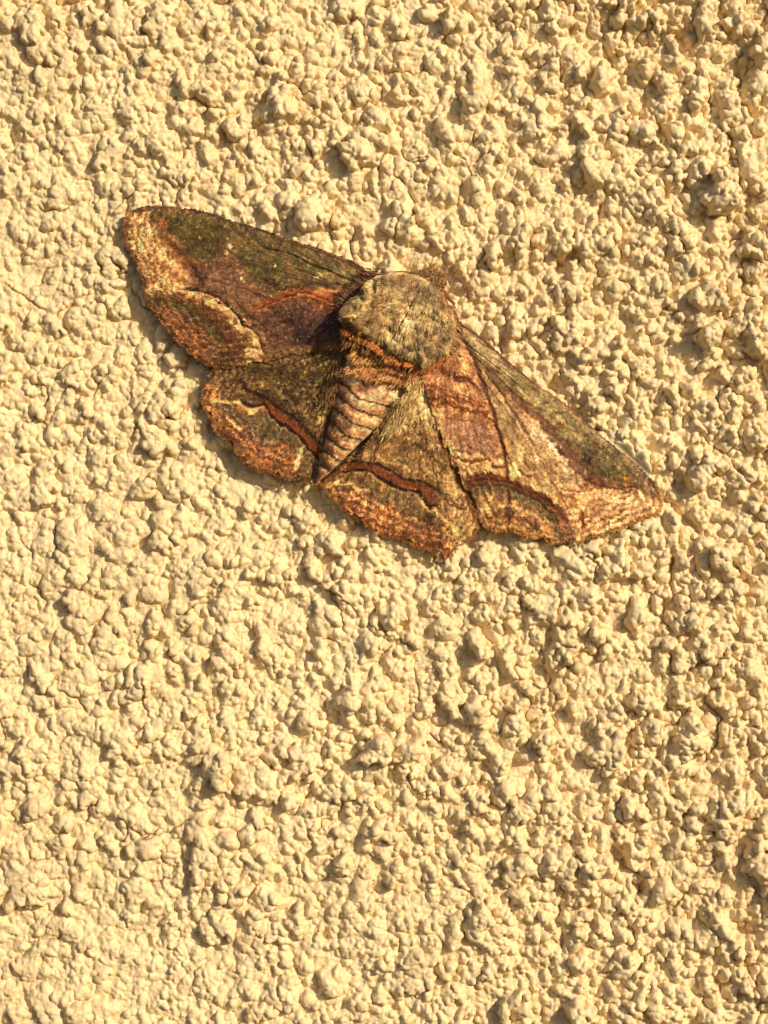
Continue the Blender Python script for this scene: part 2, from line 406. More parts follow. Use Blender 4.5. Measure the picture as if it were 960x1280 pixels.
class Canvas:
    """pigment of one wing, partly with shade painted in, in sRGB as seen"""
    def __init__(s, x0, y0, x1, y1, base, seed, st=0.8):
        s.x0, s.y0, s.st = x0, y0, st
        s.X, s.Y = np.meshgrid(np.arange(x0, x1, st, dtype=np.float32), np.arange(y0, y1, st, dtype=np.float32))
        s.C = np.zeros(s.X.shape + (3,), np.float32); s.C[:] = base
        s.seed = seed; s.fine = []; s.inks = []; s.outline = None; s.mg = None; s.vs = 0
    def margin(s):
        d, _ = seg_dist(s.X, s.Y, s.mg); return d
    def warp(s, amp, sc=7):
        return (s.X + fbm(s.X / sc, s.Y / sc, s.seed + 1, 3) * amp * 2, s.Y + fbm(s.X / sc, s.Y / sc, s.seed + 5, 3) * amp * 2)
    def put(s, m, col):
        r, g, b = col
        if r - b > 100 and g / r < .6: col = (r * .80, max(g * .86, r * .80 * .53), max(b * .9, r * .80 * .25))
        s.C += (np.array(col, np.float32) - s.C) * np.clip(m, 0, 1)[..., None]
    def fill(s, poly, col, soft=5, amp=4, a=1.0, sc=7):
        X, Y = s.warp(amp, sc)
        s.put(smooth(-soft, soft, sdist(X, Y, poly)) * a, col)
    def line(s, pts, col, w=3, w2=None, soft=1.5, amp=1.5, a=1.0, sc=6):
        X, Y = s.warp(amp, sc)
        d, t = seg_dist(X, Y, pts); ww = (w + (w2 - w) * t if w2 is not None else w) / 2
        m = (1 - smooth(ww - soft, ww + soft, d)) * a
        s.put(m, col)
        if w < 7: s.fine.append((m, col))
    def ink(s, pts, w=2.2, col=(46, 20, 10), edge=None, fill=None, fw=6, off=(0, 0)):
        s.inks.append((pts, w, col, edge, fill, fw))
    def spot(s, x, y, r, col, a=1.0, amp=2, soft=.5, ry=None):
        X, Y = s.warp(amp, 5)
        d = np.hypot(X - x, (Y - y) * (r / (ry or r)))
        s.put((1 - smooth(r * (1 - soft), r * (1 + soft), d)) * a, col)
    def speck(s, poly, col, sc=2.0, thr=.35, a=.8, soft=8, seed=3):
        n = vnoise(s.X / sc, s.Y / sc, s.seed + seed + 40)
        m = smooth(thr, thr + .3, n) * a
        if poly is not None: m = m * smooth(-soft, soft, sdist(s.X, s.Y, poly))
        s.put(m, col)
    def finish(s, bx, by, grain=.20, streak=.18):
        X, Y = s.X, s.Y
        ang = np.arctan2(Y - by, X - bx); rad = np.hypot(X - bx, Y - by)
        q_ = np.clip(s.C.mean(2) / 112, .3, 2); s.C *= np.where(q_ < 1, q_ ** .45, q_ ** .1)[..., None]
        m9 = fbm(X / 8, Y / 8, s.seed + 68, 3); s.C *= (1 + .32 * m9)[..., None]
        st1 = vnoise(ang * 85, rad / 16, s.seed + 60) + .6 * vnoise(ang * 190, rad / 9, s.seed + 61)
        ro = vnoise(ang * 14, rad / 2.6, s.seed + 62)
        g = 1.2 * vnoise(X / 1.9, Y / 1.9, s.seed + 63) + .8 * vnoise(X / 3.6, Y / 3.6, s.seed + 64)
        b = fbm(X / 16, Y / 16, s.seed + 66, 3)
        k = 1 + streak * .6 * st1 + .10 * ro + grain * .62 * g + .16 * b
        s.C *= np.clip(k, .35, 1.9)[..., None]
        # scattered light and rust coloured scales
        s.C[..., 1] = np.maximum(s.C[..., 1], s.C[..., 0] * .52); s.C[..., 2] = np.maximum(s.C[..., 2], s.C[..., 0] * .2); s.C[..., 1] = np.minimum(s.C[..., 1], s.C[..., 0] * .87 + 2)
        if s.outline is not None:
            # rows of scales run parallel to the outer margin in wavering tiers
            sdm = s.margin(); wv = 2.2 * np.abs(np.sin(ang * 40)) + 1.6 * fbm(X / 9, Y / 9, s.seed + 90, 2)
            tier = np.sin((sdm + wv) * 6.28 / 8.0); tfar = 1 - smooth(28, 60, sdm)
            s.C *= (1 + .20 * tier * tfar)[..., None]
            s.put((smooth(.7, .92, -tier) * tfar) * .5, (84, 44, 20))
            s.put((smooth(.75, .95, tier) * tfar) * .32, (214, 166, 106))
            s.put((1 - smooth(3.0, 5.5, sdm)) * .4, (120, 80, 40))
            ve = np.abs(((ang * 6.0 + .8 * vnoise(ang * 3, rad / 110, s.vs)) % 1.0) - .5) * 2
            s.put(smooth(.86, .97, ve) * smooth(20, 60, rad) * (.35 + .3 * vnoise(rad / 7, ang * 9, s.seed + 91)), (72, 44, 24))
            lt = sdist(X, Y, s.outline)
        # faint creases and worn patches
        cr = fbm(X / 12, Y / 12, s.seed + 92, 3); s.put((1 - smooth(.0, .07, np.abs(cr))) * .38, (70, 40, 22))
        cr = fbm(X / 15 + 9, Y / 15, s.seed + 95, 3); s.put((1 - smooth(.0, .06, np.abs(cr))) * .28, (206, 156, 96))
        s.put(smooth(.1, .5, fbm(X / 10, Y / 10, s.seed + 98, 3)) * .35, (92, 60, 34))
        # scales of neighbouring colours interlock: patches fray along the scale rows
        ra = vnoise(ang * 120, rad / 10, s.seed + 81) * 2.6 + vnoise(X / 1.7, Y / 1.7, s.seed + 82) * 1.3
        rb = vnoise(X / 1.7, Y / 1.7, s.seed + 83) * 1.3 + vnoise(X / 5, Y / 5, s.seed + 84) * 1.4
        xx = X + np.cos(ang) * ra - np.sin(ang) * rb; yy = Y + np.sin(ang) * ra + np.cos(ang) * rb
        s.C = s.get(xx, yy)
        n = vnoise(X / 2.6, Y / 2.6, s.seed + 72); s.put(smooth(.6, .85, n) * .3, (230, 194, 134)); s.put(smooth(.6, .85, -n) * .3, (76, 46, 24))
        n = vnoise(X / 1.6, Y / 1.6, s.seed + 70)
        s.put(smooth(.62, .9, n) * .30, (222, 180, 112))
        n = vnoise(X / 2.2, Y / 2.2, s.seed + 71)
        s.put(smooth(.55, .85, n) * .4, (120, 60, 22))
        s.put(smooth(.6, .9, -n) * .40, (62, 42, 20))
        for m, col in s.fine: s.put(m * (.9 if sum(col) < 250 else .4) * (.8 + .35 * g), tuple(v * (.8 if sum(col) < 250 else 1) for v in col))
        Xw = X + fbm(X / 7, Y / 7, s.seed + 101, 3) * 3.2; Yw = Y + fbm(X / 7, Y / 7, s.seed + 105, 3) * 3.2
        for pts, w, col, edge, fill, fw in s.inks:
            d, t = seg_dist(Xw, Yw, pts); ends = np.clip(np.minimum(t, 1 - t) * 12, .25, 1)
            var = (.75 + .5 * vnoise(X / 9, Y / 9, s.seed + 110)) * ends
            if fill is not None: s.put((1 - smooth(fw * .5 - .8, fw * .5 + .8, d)) * .92, np.array(fill) * 1.0)
            if edge is not None:
                d2, _ = seg_dist(Xw + w * .55, Yw - w * 1.0, pts); s.put((1 - smooth(w * .25, w * .25 + 1.2, d2)) * .6, edge)
            s.put((1 - smooth(w * .5 * var - .3, w * .5 * var + .9, d)) * (.97 if sum(col) < 300 else .6), col)
        s.C = s.C * .97 + s.C.mean(2, keepdims=True) * .03; s.C[..., 2] += s.C[..., 0] * .012
        q_ = np.clip(s.C.mean(2) / 118, .2, 1.6); s.C *= np.clip(q_ ** .12, .7, 1.05)[..., None]
        s.C = np.clip(s.C, 8, 250)
    def get(s, x, y):
        i = np.clip(((x - s.x0) / s.st).astype(int), 0, s.X.shape[1] - 1); j = np.clip(((y - s.y0) / s.st).astype(int), 0, s.X.shape[0] - 1)
        return s.C[j, i]

LFW = [(470, 350), (462, 340), (448, 330), (430, 321), (392, 308), (355, 296), (325, 285), (291, 275), (254, 263), (216, 257), (190, 256), (176, 258), (163, 263), (154, 271),
       (152, 283), (154, 298), (157, 311), (166, 324), (171, 337), (177, 351), (178, 366), (183, 383), (195, 396), (202, 407), (213, 420), (221, 430), (232, 440), (246, 452),
       (262, 460), (278, 463), (310, 460), (350, 450), (395, 440), (440, 435), (475, 420)]
LHW = [(300, 440), (268, 458), (257, 470), (251, 485), (248, 498), (253, 513), (262, 527), (267, 541), (284, 556), (296, 571), (305, 584), (320, 592), (337, 593),
       (352, 602), (364, 603), (376, 601), (386, 606), (396, 609), (402, 606), (404, 590), (405, 570), (407, 535), (410, 510), (417, 485), (430, 462), (455, 430), (400, 410)]
RFW = [(540, 410), (560, 398), (577, 404), (590, 411), (610, 427), (630, 446), (650, 462), (670, 479), (690, 492), (706, 503), (730, 523), (755, 546), (780, 566), (800, 582),
       (813, 596), (823, 607), (829, 618), (830, 629), (827, 640), (818, 646), (806, 649), (794, 656), (781, 659), (773, 666), (758, 667), (749, 674), (738, 674), (724, 682),
       (711, 679), (697, 682), (685, 682), (677, 674), (667, 676), (654, 677), (647, 668), (635, 666), (618, 667), (606, 662), (598, 652), (588, 628), (574, 600), (561, 575),
       (548, 545), (538, 510), (526, 470), (520, 440)]
RHW = [(540, 440), (522, 458), (508, 480), (492, 505), (470, 535), (447, 560), (425, 582), (404, 599), (400, 606), (407, 617), (418, 630), (432, 644), (452, 654), (463, 666), (482, 675), (500, 677),
       (520, 686), (540, 691), (555, 701), (568, 696), (574, 685), (590, 676), (600, 662), (606, 650), (600, 620), (590, 590), (580, 550), (565, 500), (555, 460)]

# ---- left forewing pigment, with its shade painted into the darker colours
c = Canvas(140, 245, 490, 480, (112, 78, 48), 100)
c.fill([(175, 255), (300, 272), (470, 335), (470, 352), (400, 352), (330, 335), (260, 300), (205, 285)], (100, 84, 44), 8, 6)
c.fill([(205, 268), (250, 268), (272, 285), (275, 310), (258, 325), (232, 312), (212, 290)], (82, 78, 26), 7, 7)
c.fill([(300, 320), (340, 322), (372, 345), (350, 362), (318, 358)], (90, 84, 34), 8, 7, .8)
c.fill([(370, 318), (440, 340), (462, 352), (400, 348)], (140, 124, 70), 7, 5, .8)
c.fill([(152, 268), (182, 264), (200, 290), (226, 330), (240, 345), (232, 362), (212, 372), (186, 366), (165, 325)], (196, 150, 94), 7, 7)
c.fill([(178, 258), (200, 258), (212, 280), (200, 292), (186, 276)], (92, 76, 40), 5, 6, .8)
c.line([(198, 275), (212, 300), (232, 325), (262, 345)], (178, 98, 36), 11, 9, 5, 5, .85)
for x, y, r in ((205, 335, 6), (222, 345, 7), (186, 350, 5), (192, 330, 4), (214, 320, 5), (240, 338, 5)): c.spot(x, y, r, (176, 92, 30), .8, 4)
c.fill([(245, 330), (300, 335), (330, 360), (318, 384), (280, 378), (250, 360)], (122, 84, 62), 9, 6, .9)
c.fill([(318, 385), (350, 372), (420, 378), (455, 400), (420, 432), (350, 436), (325, 418)], (98, 64, 50), 9, 5, .95)  # thorax's cast shadow, painted as purple brown on the wing
c.fill([(355, 395), (400, 388), (430, 405), (395, 428), (365, 424)], (70, 42, 50), 10, 5, .75)  # darkest core of that painted shadow
# rust bow near the base
c.line([(315, 388), (335, 376), (352, 370), (372, 364)], (186, 92, 34), 9, 10, 3, 4)
c.fill([(368, 362), (400, 364), (440, 366), (425, 380), (405, 390), (388, 384)], (158, 74, 22), 4, 4)
c.line([(378, 362), (395, 370), (412, 380)], (84, 36, 12), 4, 3, 1.5, 3, .8)
c.line([(395, 364), (420, 362), (442, 366)], (206, 134, 72), 6, 5, 3, 3, .8)
# pale wavering band
c.fill([(186, 368), (230, 372), (262, 388), (284, 418), (292, 455), (268, 462), (230, 440), (195, 396)], (120, 78, 50), 6, 5)
c.line([(192, 376), (228, 379), (256, 394), (274, 418), (284, 448)], (82, 72, 32), 15, 18, 4, 4)
c.line([(225, 369), (250, 378), (270, 395), (284, 418), (296, 448)], (134, 62, 16), 12, 13, 4, 4)
c.line([(229, 363), (252, 369), (276, 384), (300, 402), (314, 424), (316, 446)], (198, 150, 94), 8, 17, 4, 5)
c.line([(235, 360), (262, 368), (284, 380), (296, 394), (302, 402), (318, 414), (327, 432)], (74, 34, 14), 2.6, 2.2, 1, 3)
c.line([(292, 398), (296, 412), (308, 424), (322, 436)], (120, 64, 24), 3, 3, 1.5, 3, .7)
for x, y, r in ((204, 384, 8), (222, 402, 8), (238, 414, 8), (246, 428, 9), (228, 424, 6), (252, 440, 6)): c.spot(x, y, r, (184, 96, 34), .8, 5)
c.line([(196, 396), (214, 418), (240, 444), (262, 458)], (96, 58, 36), 9, 9, 3, 3, .8)
c.fill([(300, 448), (345, 438), (420, 425), (450, 430), (400, 450), (310, 466)], (150, 116, 66), 7, 4, .55)
# white spots and costa
for x, y, r in ((299, 338, 3), (303, 348, 2), (283, 314, 3), (287, 305, 2), (345, 330, 2), (395, 345, 2)): c.spot(x, y, r, (236, 196, 130), .9, 1.5)
for x, y, r in ((275, 305, 4), (360, 335, 4), (380, 340, 3), (345, 352, 4), (300, 300, 3)): c.spot(x, y, r, (128, 60, 28), .8, 3)
c.line(LFW[1:13], (74, 48, 32), 7, 5, 2.5, 1.2, .9)
for pts_ in ([(182, 300), (196, 330), (214, 352), (236, 358)], [(168, 296), (180, 326), (196, 350), (214, 366)], [(196, 290), (212, 318), (236, 340)]):
    c.line(pts_, (150, 88, 40), 2.4, 2.0, 1.2, 4, .6, 8)
c.line([(262, 300), (300, 318), (350, 338), (400, 356)], (74, 58, 30), 3, 2, 1.6, 4, .6)
c.line([(240, 332), (250, 350), (262, 362)], (72, 36, 22), 2.4, 2, 1.1, 3, .8)
c.line([(204, 400), (226, 420), (250, 446)], (208, 142, 76), 2.4, 2, 1.2, 4, .6)
c.line([(330, 350), (352, 362), (372, 358), (392, 352)], (66, 40, 24), 2.6, 2, 1.3, 3, .7)
D1, CR, RU = (44, 20, 10), (226, 180, 118), (138, 62, 22)
c.ink([(228, 362), (246, 362), (262, 368), (276, 374), (288, 384), (297, 394), (303, 403), (314, 409), (322, 420), (328, 436)], 2.4, D1, CR)
c.ink([(244, 330), (246, 345), (258, 356), (262, 366)], 1.8, (70, 34, 18))
c.ink([(232, 384), (252, 393), (270, 408), (280, 424), (290, 450)], 1.8, (78, 36, 14))
c.ink([(322, 386), (340, 378), (356, 370), (380, 364), (402, 372), (420, 380)], 2.2, (84, 34, 12), (214, 128, 62), (168, 80, 30), 7)
c.ink([(262, 300), (300, 322), (346, 344), (392, 354), (440, 356)], 1.8, (66, 50, 26))
c.ink([(250, 345), (310, 362), (380, 392), (430, 404)], 1.2, (74, 46, 30)); c.ink([(290, 372), (330, 410), (370, 432)], 1.2, (70, 42, 28))
c.ink([(186, 372), (206, 374), (222, 380)], 1.8, (84, 46, 22))
c.outline = LFW; c.mg = LFW[12:31]; c.vs = 500
c.finish(470, 375)
C_LFW = c
# ---- left hindwing, its shaded look included in the colours
c = Canvas(235, 400, 470, 615, (108, 80, 46), 200)
c.fill([(300, 455), (400, 425), (430, 440), (410, 500), (396, 545), (360, 515), (320, 490)], (98, 76, 42), 8, 6)
c.speck([(300, 455), (410, 435), (412, 520), (395, 545), (320, 490)], (62, 42, 22), 3.0, .15, .7, seed=11)
c.speck([(330, 450), (410, 440), (412, 520), (395, 545), (350, 505)], (176, 156, 84), 2.4, .3, .7)
c.fill([(262, 505), (300, 508), (345, 525), (385, 560), (370, 580), (330, 560), (290, 535)], (104, 88, 58), 6, 5)
c.fill([(255, 515), (290, 530), (330, 552), (372, 575), (370, 595), (330, 596), (290, 565)], (150, 84, 40), 7, 7, .9)
c.fill([(250, 480), (272, 478), (268, 530), (252, 510)], (176, 120, 64), 6, 5, .8)
for x, y, r in ((283, 531, 7), (262, 520, 5), (318, 552, 7), (350, 560, 9), (364, 576, 7), (300, 540, 5), (335, 580, 7), (262, 488, 5)): c.spot(x, y, r, (188, 88, 28), .75, 5)
c.line([(284, 524), (300, 536)], (230, 170, 100), 4, 3, 1.5, 2)
c.fill([(388, 552), (400, 560), (398, 600), (378, 592)], (104, 84, 52), 4, 3, .8)
c.line([(369, 585), (372, 572), (376, 558)], (232, 190, 124), 5, 3, 2, 2)
band = [(300, 476), (312, 488), (326, 494), (337, 502), (352, 514), (368, 524), (381, 538), (398, 556), (400, 572), (388, 562), (377, 546), (364, 536), (350, 528), (338, 516), (330, 507), (316, 503)]
c.fill([(320, 498), (337, 500), (352, 513), (368, 523), (381, 537), (400, 555), (400, 574), (386, 562), (377, 547), (364, 537), (350, 529), (337, 516)], (146, 58, 16), 2.5, 2)
c.line([(300, 474), (306, 484), (320, 492), (334, 498), (348, 508), (366, 520), (380, 534), (398, 552)], (58, 22, 10), 2.6, 3, 1, 2)
c.line([(300, 500), (312, 507), (322, 507), (331, 505), (336, 514), (348, 527), (364, 535), (377, 547), (387, 563), (400, 574)], (48, 18, 8), 3.5, 4.5, 1.2, 2)
c.line([(262, 498), (285, 503), (299, 501), (304, 510), (312, 515), (326, 510), (332, 509)], (226, 168, 96), 3.5, 3.5, 1.6, 2)
c.line([(298, 508), (305, 514)], (206, 110, 36), 6, 6, 2, 2)
c.line([(404, 520), (402, 560), (399, 600)], (188, 150, 92), 3.2, 3.2, 1.2, 1, .85)
c.line([(412, 488), (404, 535)], (196, 158, 96), 3, 3, 1.2, 1, .85)
for k_, cc_ in ((0, (88, 42, 18)), (7, (206, 140, 76)), (14, (92, 44, 20)), (21, (196, 120, 60)), (28, (84, 42, 20))):
    c.line([(262 - k_ * .3, 500 + k_), (280 - k_ * .4, 522 + k_), (304 - k_ * .4, 540 + k_), (330 - k_ * .3, 558 + k_), (360 - k_ * .2, 572 + k_)], cc_, 2.4, 2.0, 1.1, 4.5, .55, 8)
c.line([(322, 478), (350, 492), (376, 512), (394, 536)], (180, 150, 88), 3, 3, 1.5, 3, .5)
c.ink([(300, 474), (304, 483), (312, 488), (322, 493), (333, 496), (342, 503), (352, 512), (366, 519), (378, 530), (388, 543), (402, 556)], 2.0, D1)
c.ink([(333, 507), (340, 515), (350, 522), (364, 530), (377, 541), (387, 554), (400, 566)], 1, (150, 60, 20), None, (122, 58, 26), 7)
c.ink([(298, 499), (306, 506), (316, 508), (328, 505), (333, 508), (338, 517), (349, 528), (364, 536), (376, 546), (386, 561), (400, 575)], 3.0, (36, 14, 8), (168, 140, 96))
c.ink([(264, 498), (280, 502), (298, 503), (306, 511), (324, 511)], 2.6, (232, 178, 108))
c.ink([(282, 522), (292, 528), (300, 538)], 2.2, (230, 172, 104)); c.ink([(370, 588), (373, 572), (377, 560)], 3.2, (234, 196, 136))
c.ink([(404, 530), (402, 560), (398, 602)], 2.4, (206, 168, 110)); c.ink([(413, 488), (408, 510), (404, 530)], 2.2, (206, 170, 112))
c.ink([(376, 470), (388, 510), (396, 560)], 1.3, (58, 38, 20)); c.ink([(345, 465), (366, 500), (384, 545)], 1.2, (62, 42, 22))
c.outline = LHW; c.mg = LHW[1:20]; c.vs = 540
c.finish(440, 430)
C_LHW = c
# ---- right forewing
c = Canvas(515, 390, 840, 695, (176, 130, 84), 300)
c.fill([(560, 400), (600, 420), (700, 500), (800, 585), (828, 622), (800, 606), (740, 596), (690, 540), (640, 500), (600, 455), (576, 425)], (124, 112, 64), 6, 5)
c.fill([(575, 410), (600, 425), (640, 462), (650, 480), (610, 455), (585, 432)], (158, 148, 104), 6, 4, .8)
c.fill([(576, 420), (600, 455), (630, 500), (652, 540), (668, 575), (640, 585), (625, 535), (605, 480)], (142, 122, 78), 5, 4, .9)
c.fill([(726, 545), (770, 565), (808, 592), (820, 606), (790, 606), (765, 603), (735, 590), (726, 575)], (92, 84, 40), 6, 5)
c.fill([(640, 520), (672, 525), (705, 560), (722, 600), (700, 640), (660, 615), (645, 575)], (172, 138, 92), 8, 5)
c.fill([(665, 530), (690, 545), (722, 585), (748, 606), (716, 612), (690, 575)], (214, 176, 130), 6, 5, .8)
# dark purple brown diagonal under the green strip
c.line([(606, 460), (620, 474), (640, 492), (662, 510), (690, 540), (716, 572), (744, 596), (768, 610)], (112, 70, 44), 5, 11, 3.5, 5, .85)
for x, y, r in ((613, 464, 6), (636, 490, 5), (655, 505, 6), (672, 520, 6), (686, 537, 6), (706, 562, 6), (700, 530, 4), (745, 558, 5), (748, 612, 6)): c.spot(x, y, r, (112, 52, 22), .8, 4)
# base: orange brown with rusty cross lines
c.fill([(524, 450), (560, 425), (584, 440), (604, 490), (616, 520), (560, 515), (534, 500)], (184, 130, 82), 6, 5)
c.line([(556, 462), (572, 472), (590, 478), (602, 488)], (122, 50, 12), 9, 7, 3, 4)
c.line([(530, 468), (548, 456), (560, 462)], (186, 84, 24), 8, 6, 3, 4, .9)
c.line([(536, 506), (556, 500), (578, 512), (600, 516), (620, 528)], (172, 78, 22), 7, 6, 3, 5, .9)
c.line([(534, 490), (556, 482), (580, 500), (606, 508)], (160, 78, 30), 4, 4, 2, 5, .8)
c.line([(566, 440), (584, 462), (598, 486), (606, 510)], (226, 168, 104), 7, 5, 3, 3, .8)
c.fill([(550, 520), (600, 520), (622, 545), (624, 570), (590, 572), (562, 555)], (156, 112, 84), 7, 5, .95)
c.line([(548, 520), (552, 545), (570, 566), (590, 574)], (214, 160, 98), 7, 6, 3, 3, .75)
# cream patch and broad tan band
c.fill([(572, 574), (600, 575), (640, 580), (672, 604), (702, 624), (716, 655), (704, 650), (680, 622), (645, 604), (614, 596), (590, 600)], (222, 170, 108), 4, 4)
c.fill([(574, 576), (600, 578), (628, 584), (630, 597), (600, 597), (584, 596)], (228, 178, 108), 4, 3)
c.line([(560, 566), (575, 574), (595, 576), (612, 572)], (140, 72, 26), 2.4, 2, 1.2, 3)
c.line([(648, 585), (654, 592), (664, 594)], (110, 62, 30), 2, 2, 1, 2, .8)
# dark rust arc and grey olive field below it
c.fill([(590, 608), (625, 606), (662, 618), (692, 640), (712, 676), (690, 684), (650, 676), (612, 666)], (160, 118, 68), 5, 4)
c.line([(590, 613), (618, 609), (650, 619), (676, 632), (692, 652), (698, 676)], (108, 94, 60), 14, 12, 3.5, 3)
c.line([(588, 604), (600, 598), (616, 598), (640, 606), (662, 616), (682, 626), (700, 640), (708, 652)], (124, 54, 16), 11, 11, 3.5, 3)
c.line([(596, 600), (618, 598), (640, 606)], (84, 34, 12), 6, 5, 2, 3, .85)
c.line([(702, 640), (712, 656), (717, 676)], (112, 84, 60), 9, 7, 3, 2)
c.line([(696, 652), (701, 664)], (196, 96, 30), 8, 6, 2.5, 2)
c.line([(684, 634), (700, 640)], (196, 100, 40), 9, 9, 3, 3)
for x, y, ry in ((636, 642, 9), (670, 656, 6), (654, 650, 5)): c.spot(x, y, 4.5, (78, 38, 14), .85, 2, .4, ry)
c.line([(618, 646), (640, 650), (672, 652), (690, 664)], (176, 92, 34), 7, 6, 3, 4, .6)
for x, y, r in ((614, 621, 3), (622, 632, 3), (604, 636, 3), (642, 632, 3), (660, 662, 3)): c.spot(x, y, r, (232, 188, 116), .85, 2)
# apex: pinkish tan
c.fill([(716, 610), (750, 606), (790, 612), (828, 626), (826, 642), (790, 655), (750, 670), (724, 676), (712, 650)], (208, 158, 104), 5, 4)
c.fill([(786, 594), (812, 598), (826, 614), (824, 628), (812, 626), (796, 612)], (104, 80, 48), 4, 4, .9)
for x, y, r in ((714, 618, 7), (718, 628, 5), (746, 600, 6), (784, 604, 8), (732, 606, 6), (700, 622, 4)): c.spot(x, y, r, (202, 112, 42), .85, 4)
for x, y, ry in ((754, 648, 4), (777, 638, 4), (728, 652, 10), (724, 640, 5)): c.spot(x, y, 2.6, (112, 46, 14), .9, 1.5, .4, ry)
c.line([(744, 664), (770, 656), (794, 646), (818, 636), (827, 628)], (232, 192, 136), 4, 4, 2, 2, .7)
# veins
c.line([(576, 418), (592, 446), (606, 484), (618, 520), (628, 556), (634, 590), (636, 640)], (98, 48, 20), 4, 3.4, 1.4, 1.5, .95)
c.line([(616, 580), (634, 584)], (92, 40, 16), 4, 4, 1.5, 2)
c.line([(580, 424), (612, 468), (640, 510), (664, 548)], (92, 78, 40), 2.6, 2.2, 1.2, 1.5, .7)
c.line([(736, 562), (739, 572), (733, 578), (728, 574)], (60, 36, 16), 3, 3, 1.2, 1.5)
for x, y, r in ((668, 544, 4), (676, 548, 4), (688, 556, 4), (664, 540, 3)): c.spot(x, y, r, (244, 214, 168), .9, 2)
c.line(RFW[1:17], (92, 58, 38), 8, 4, 2.5, 1.2, .9)
c.line(RFW[16:40], (176, 126, 66), 8, 6, 2.5, 2, .7)
for y0 in (0, 7, 15):
    c.line([(532, 486 + y0), (548, 480 + y0), (566, 488 + y0), (584, 498 + y0), (606, 504 + y0)], (116, 52, 20), 2.2, 2.2, 1, 3.5, .8)
c.line([(560, 560), (576, 572), (600, 571), (622, 578), (650, 590), (668, 606)], (246, 198, 130), 4, 3, 1.6, 2.5, .8)
c.line([(590, 596), (606, 592), (624, 594), (650, 604), (676, 618), (700, 634)], (92, 36, 12), 2.6, 2.2, 1.1, 3, .9)
c.line([(596, 608), (620, 605), (650, 613), (676, 628), (692, 646), (700, 672)], (70, 50, 26), 3, 2.4, 1.2, 2.5, .8)
c.line([(600, 634), (624, 626), (650, 636), (672, 648), (684, 668)], (206, 158, 100), 2.4, 2.4, 1, 3, .7)
c.line([(604, 648), (626, 640), (650, 648), (668, 660)], (84, 46, 20), 2.2, 2.2, 1, 3, .7)
c.line([(700, 560), (716, 584), (738, 602), (766, 612), (790, 612)], (84, 44, 24), 3, 2.4, 1.4, 3, .85)
c.line([(600, 440), (640, 476), (690, 516), (740, 560), (780, 592)], (170, 160, 108), 4, 2, 2, 4, .5)
c.line([(690, 600), (720, 610), (750, 618), (780, 628), (810, 634)], (238, 194, 140), 3, 2, 1.5, 3, .7)
c.line([(700, 654), (730, 648), (760, 640), (790, 634), (816, 630)], (168, 112, 72), 2.4, 2, 1.2, 3, .7)
c.line([(718, 664), (740, 660), (766, 652), (790, 646)], (150, 96, 56), 2, 2, 1, 2.5, .7)
c.ink([(588, 602), (600, 598), (616, 598), (640, 604), (662, 614), (684, 626), (700, 640), (708, 652)], 2.2, (60, 26, 10), None, (128, 56, 20), 8)
c.ink([(592, 609), (612, 605), (630, 607), (652, 616), (676, 628), (692, 644), (700, 664)], 2.0, (66, 40, 20), (128, 112, 78))
c.ink([(560, 566), (574, 574), (590, 577), (604, 574), (616, 575)], 2.0, (120, 56, 20), (246, 206, 138))
c.ink([(576, 418), (592, 446), (606, 484), (618, 520), (628, 556), (634, 590), (637, 618), (637, 650)], 2.2, (74, 34, 16))
c.ink([(580, 424), (612, 468), (640, 512), (664, 552), (690, 600), (716, 650)], 1.3, (92, 66, 36)); c.ink([(566, 440), (590, 500), (606, 540)], 1.2, (110, 56, 26))
c.ink([(550, 462), (566, 470), (582, 474), (600, 486)], 2.6, (88, 36, 12)); c.ink([(534, 508), (556, 502), (576, 512), (598, 514), (618, 526)], 2.2, (108, 46, 16))
c.ink([(528, 480), (548, 486), (570, 492), (606, 504)], 1.8, (120, 56, 22)); c.ink([(554, 446), (566, 440), (580, 446)], 2, (128, 62, 24))
c.ink([(546, 520), (566, 524), (590, 526), (618, 540)], 1.8, (126, 70, 40))
c.ink([(736, 560), (740, 571), (734, 578), (727, 574)], 2.2, (50, 30, 14)); c.ink([(648, 586), (654, 593), (664, 595)], 1.8, (96, 52, 26))
c.ink([(764, 605), (784, 608), (804, 606)], 2, (80, 44, 20)); c.ink([(700, 612), (722, 616), (744, 610), (766, 612)], 2, (160, 78, 30), (236, 190, 130))
c.ink([(727, 640), (730, 650), (731, 660)], 2.4, (110, 44, 14)); c.ink([(636, 632), (637, 652)], 4, (70, 34, 12)); c.ink([(668, 648), (671, 660)], 3.2, (80, 38, 14))
c.ink([(743, 671), (770, 661), (796, 650), (820, 640)], 1.6, (140, 94, 52), (230, 190, 136)); c.ink([(612, 660), (646, 664), (668, 670), (700, 676)], 1.6, (110, 66, 32), (196, 150, 92))
c.outline = RFW; c.mg = RFW[15:41]; c.vs = 520
c.finish(560, 415)
C_RFW = c
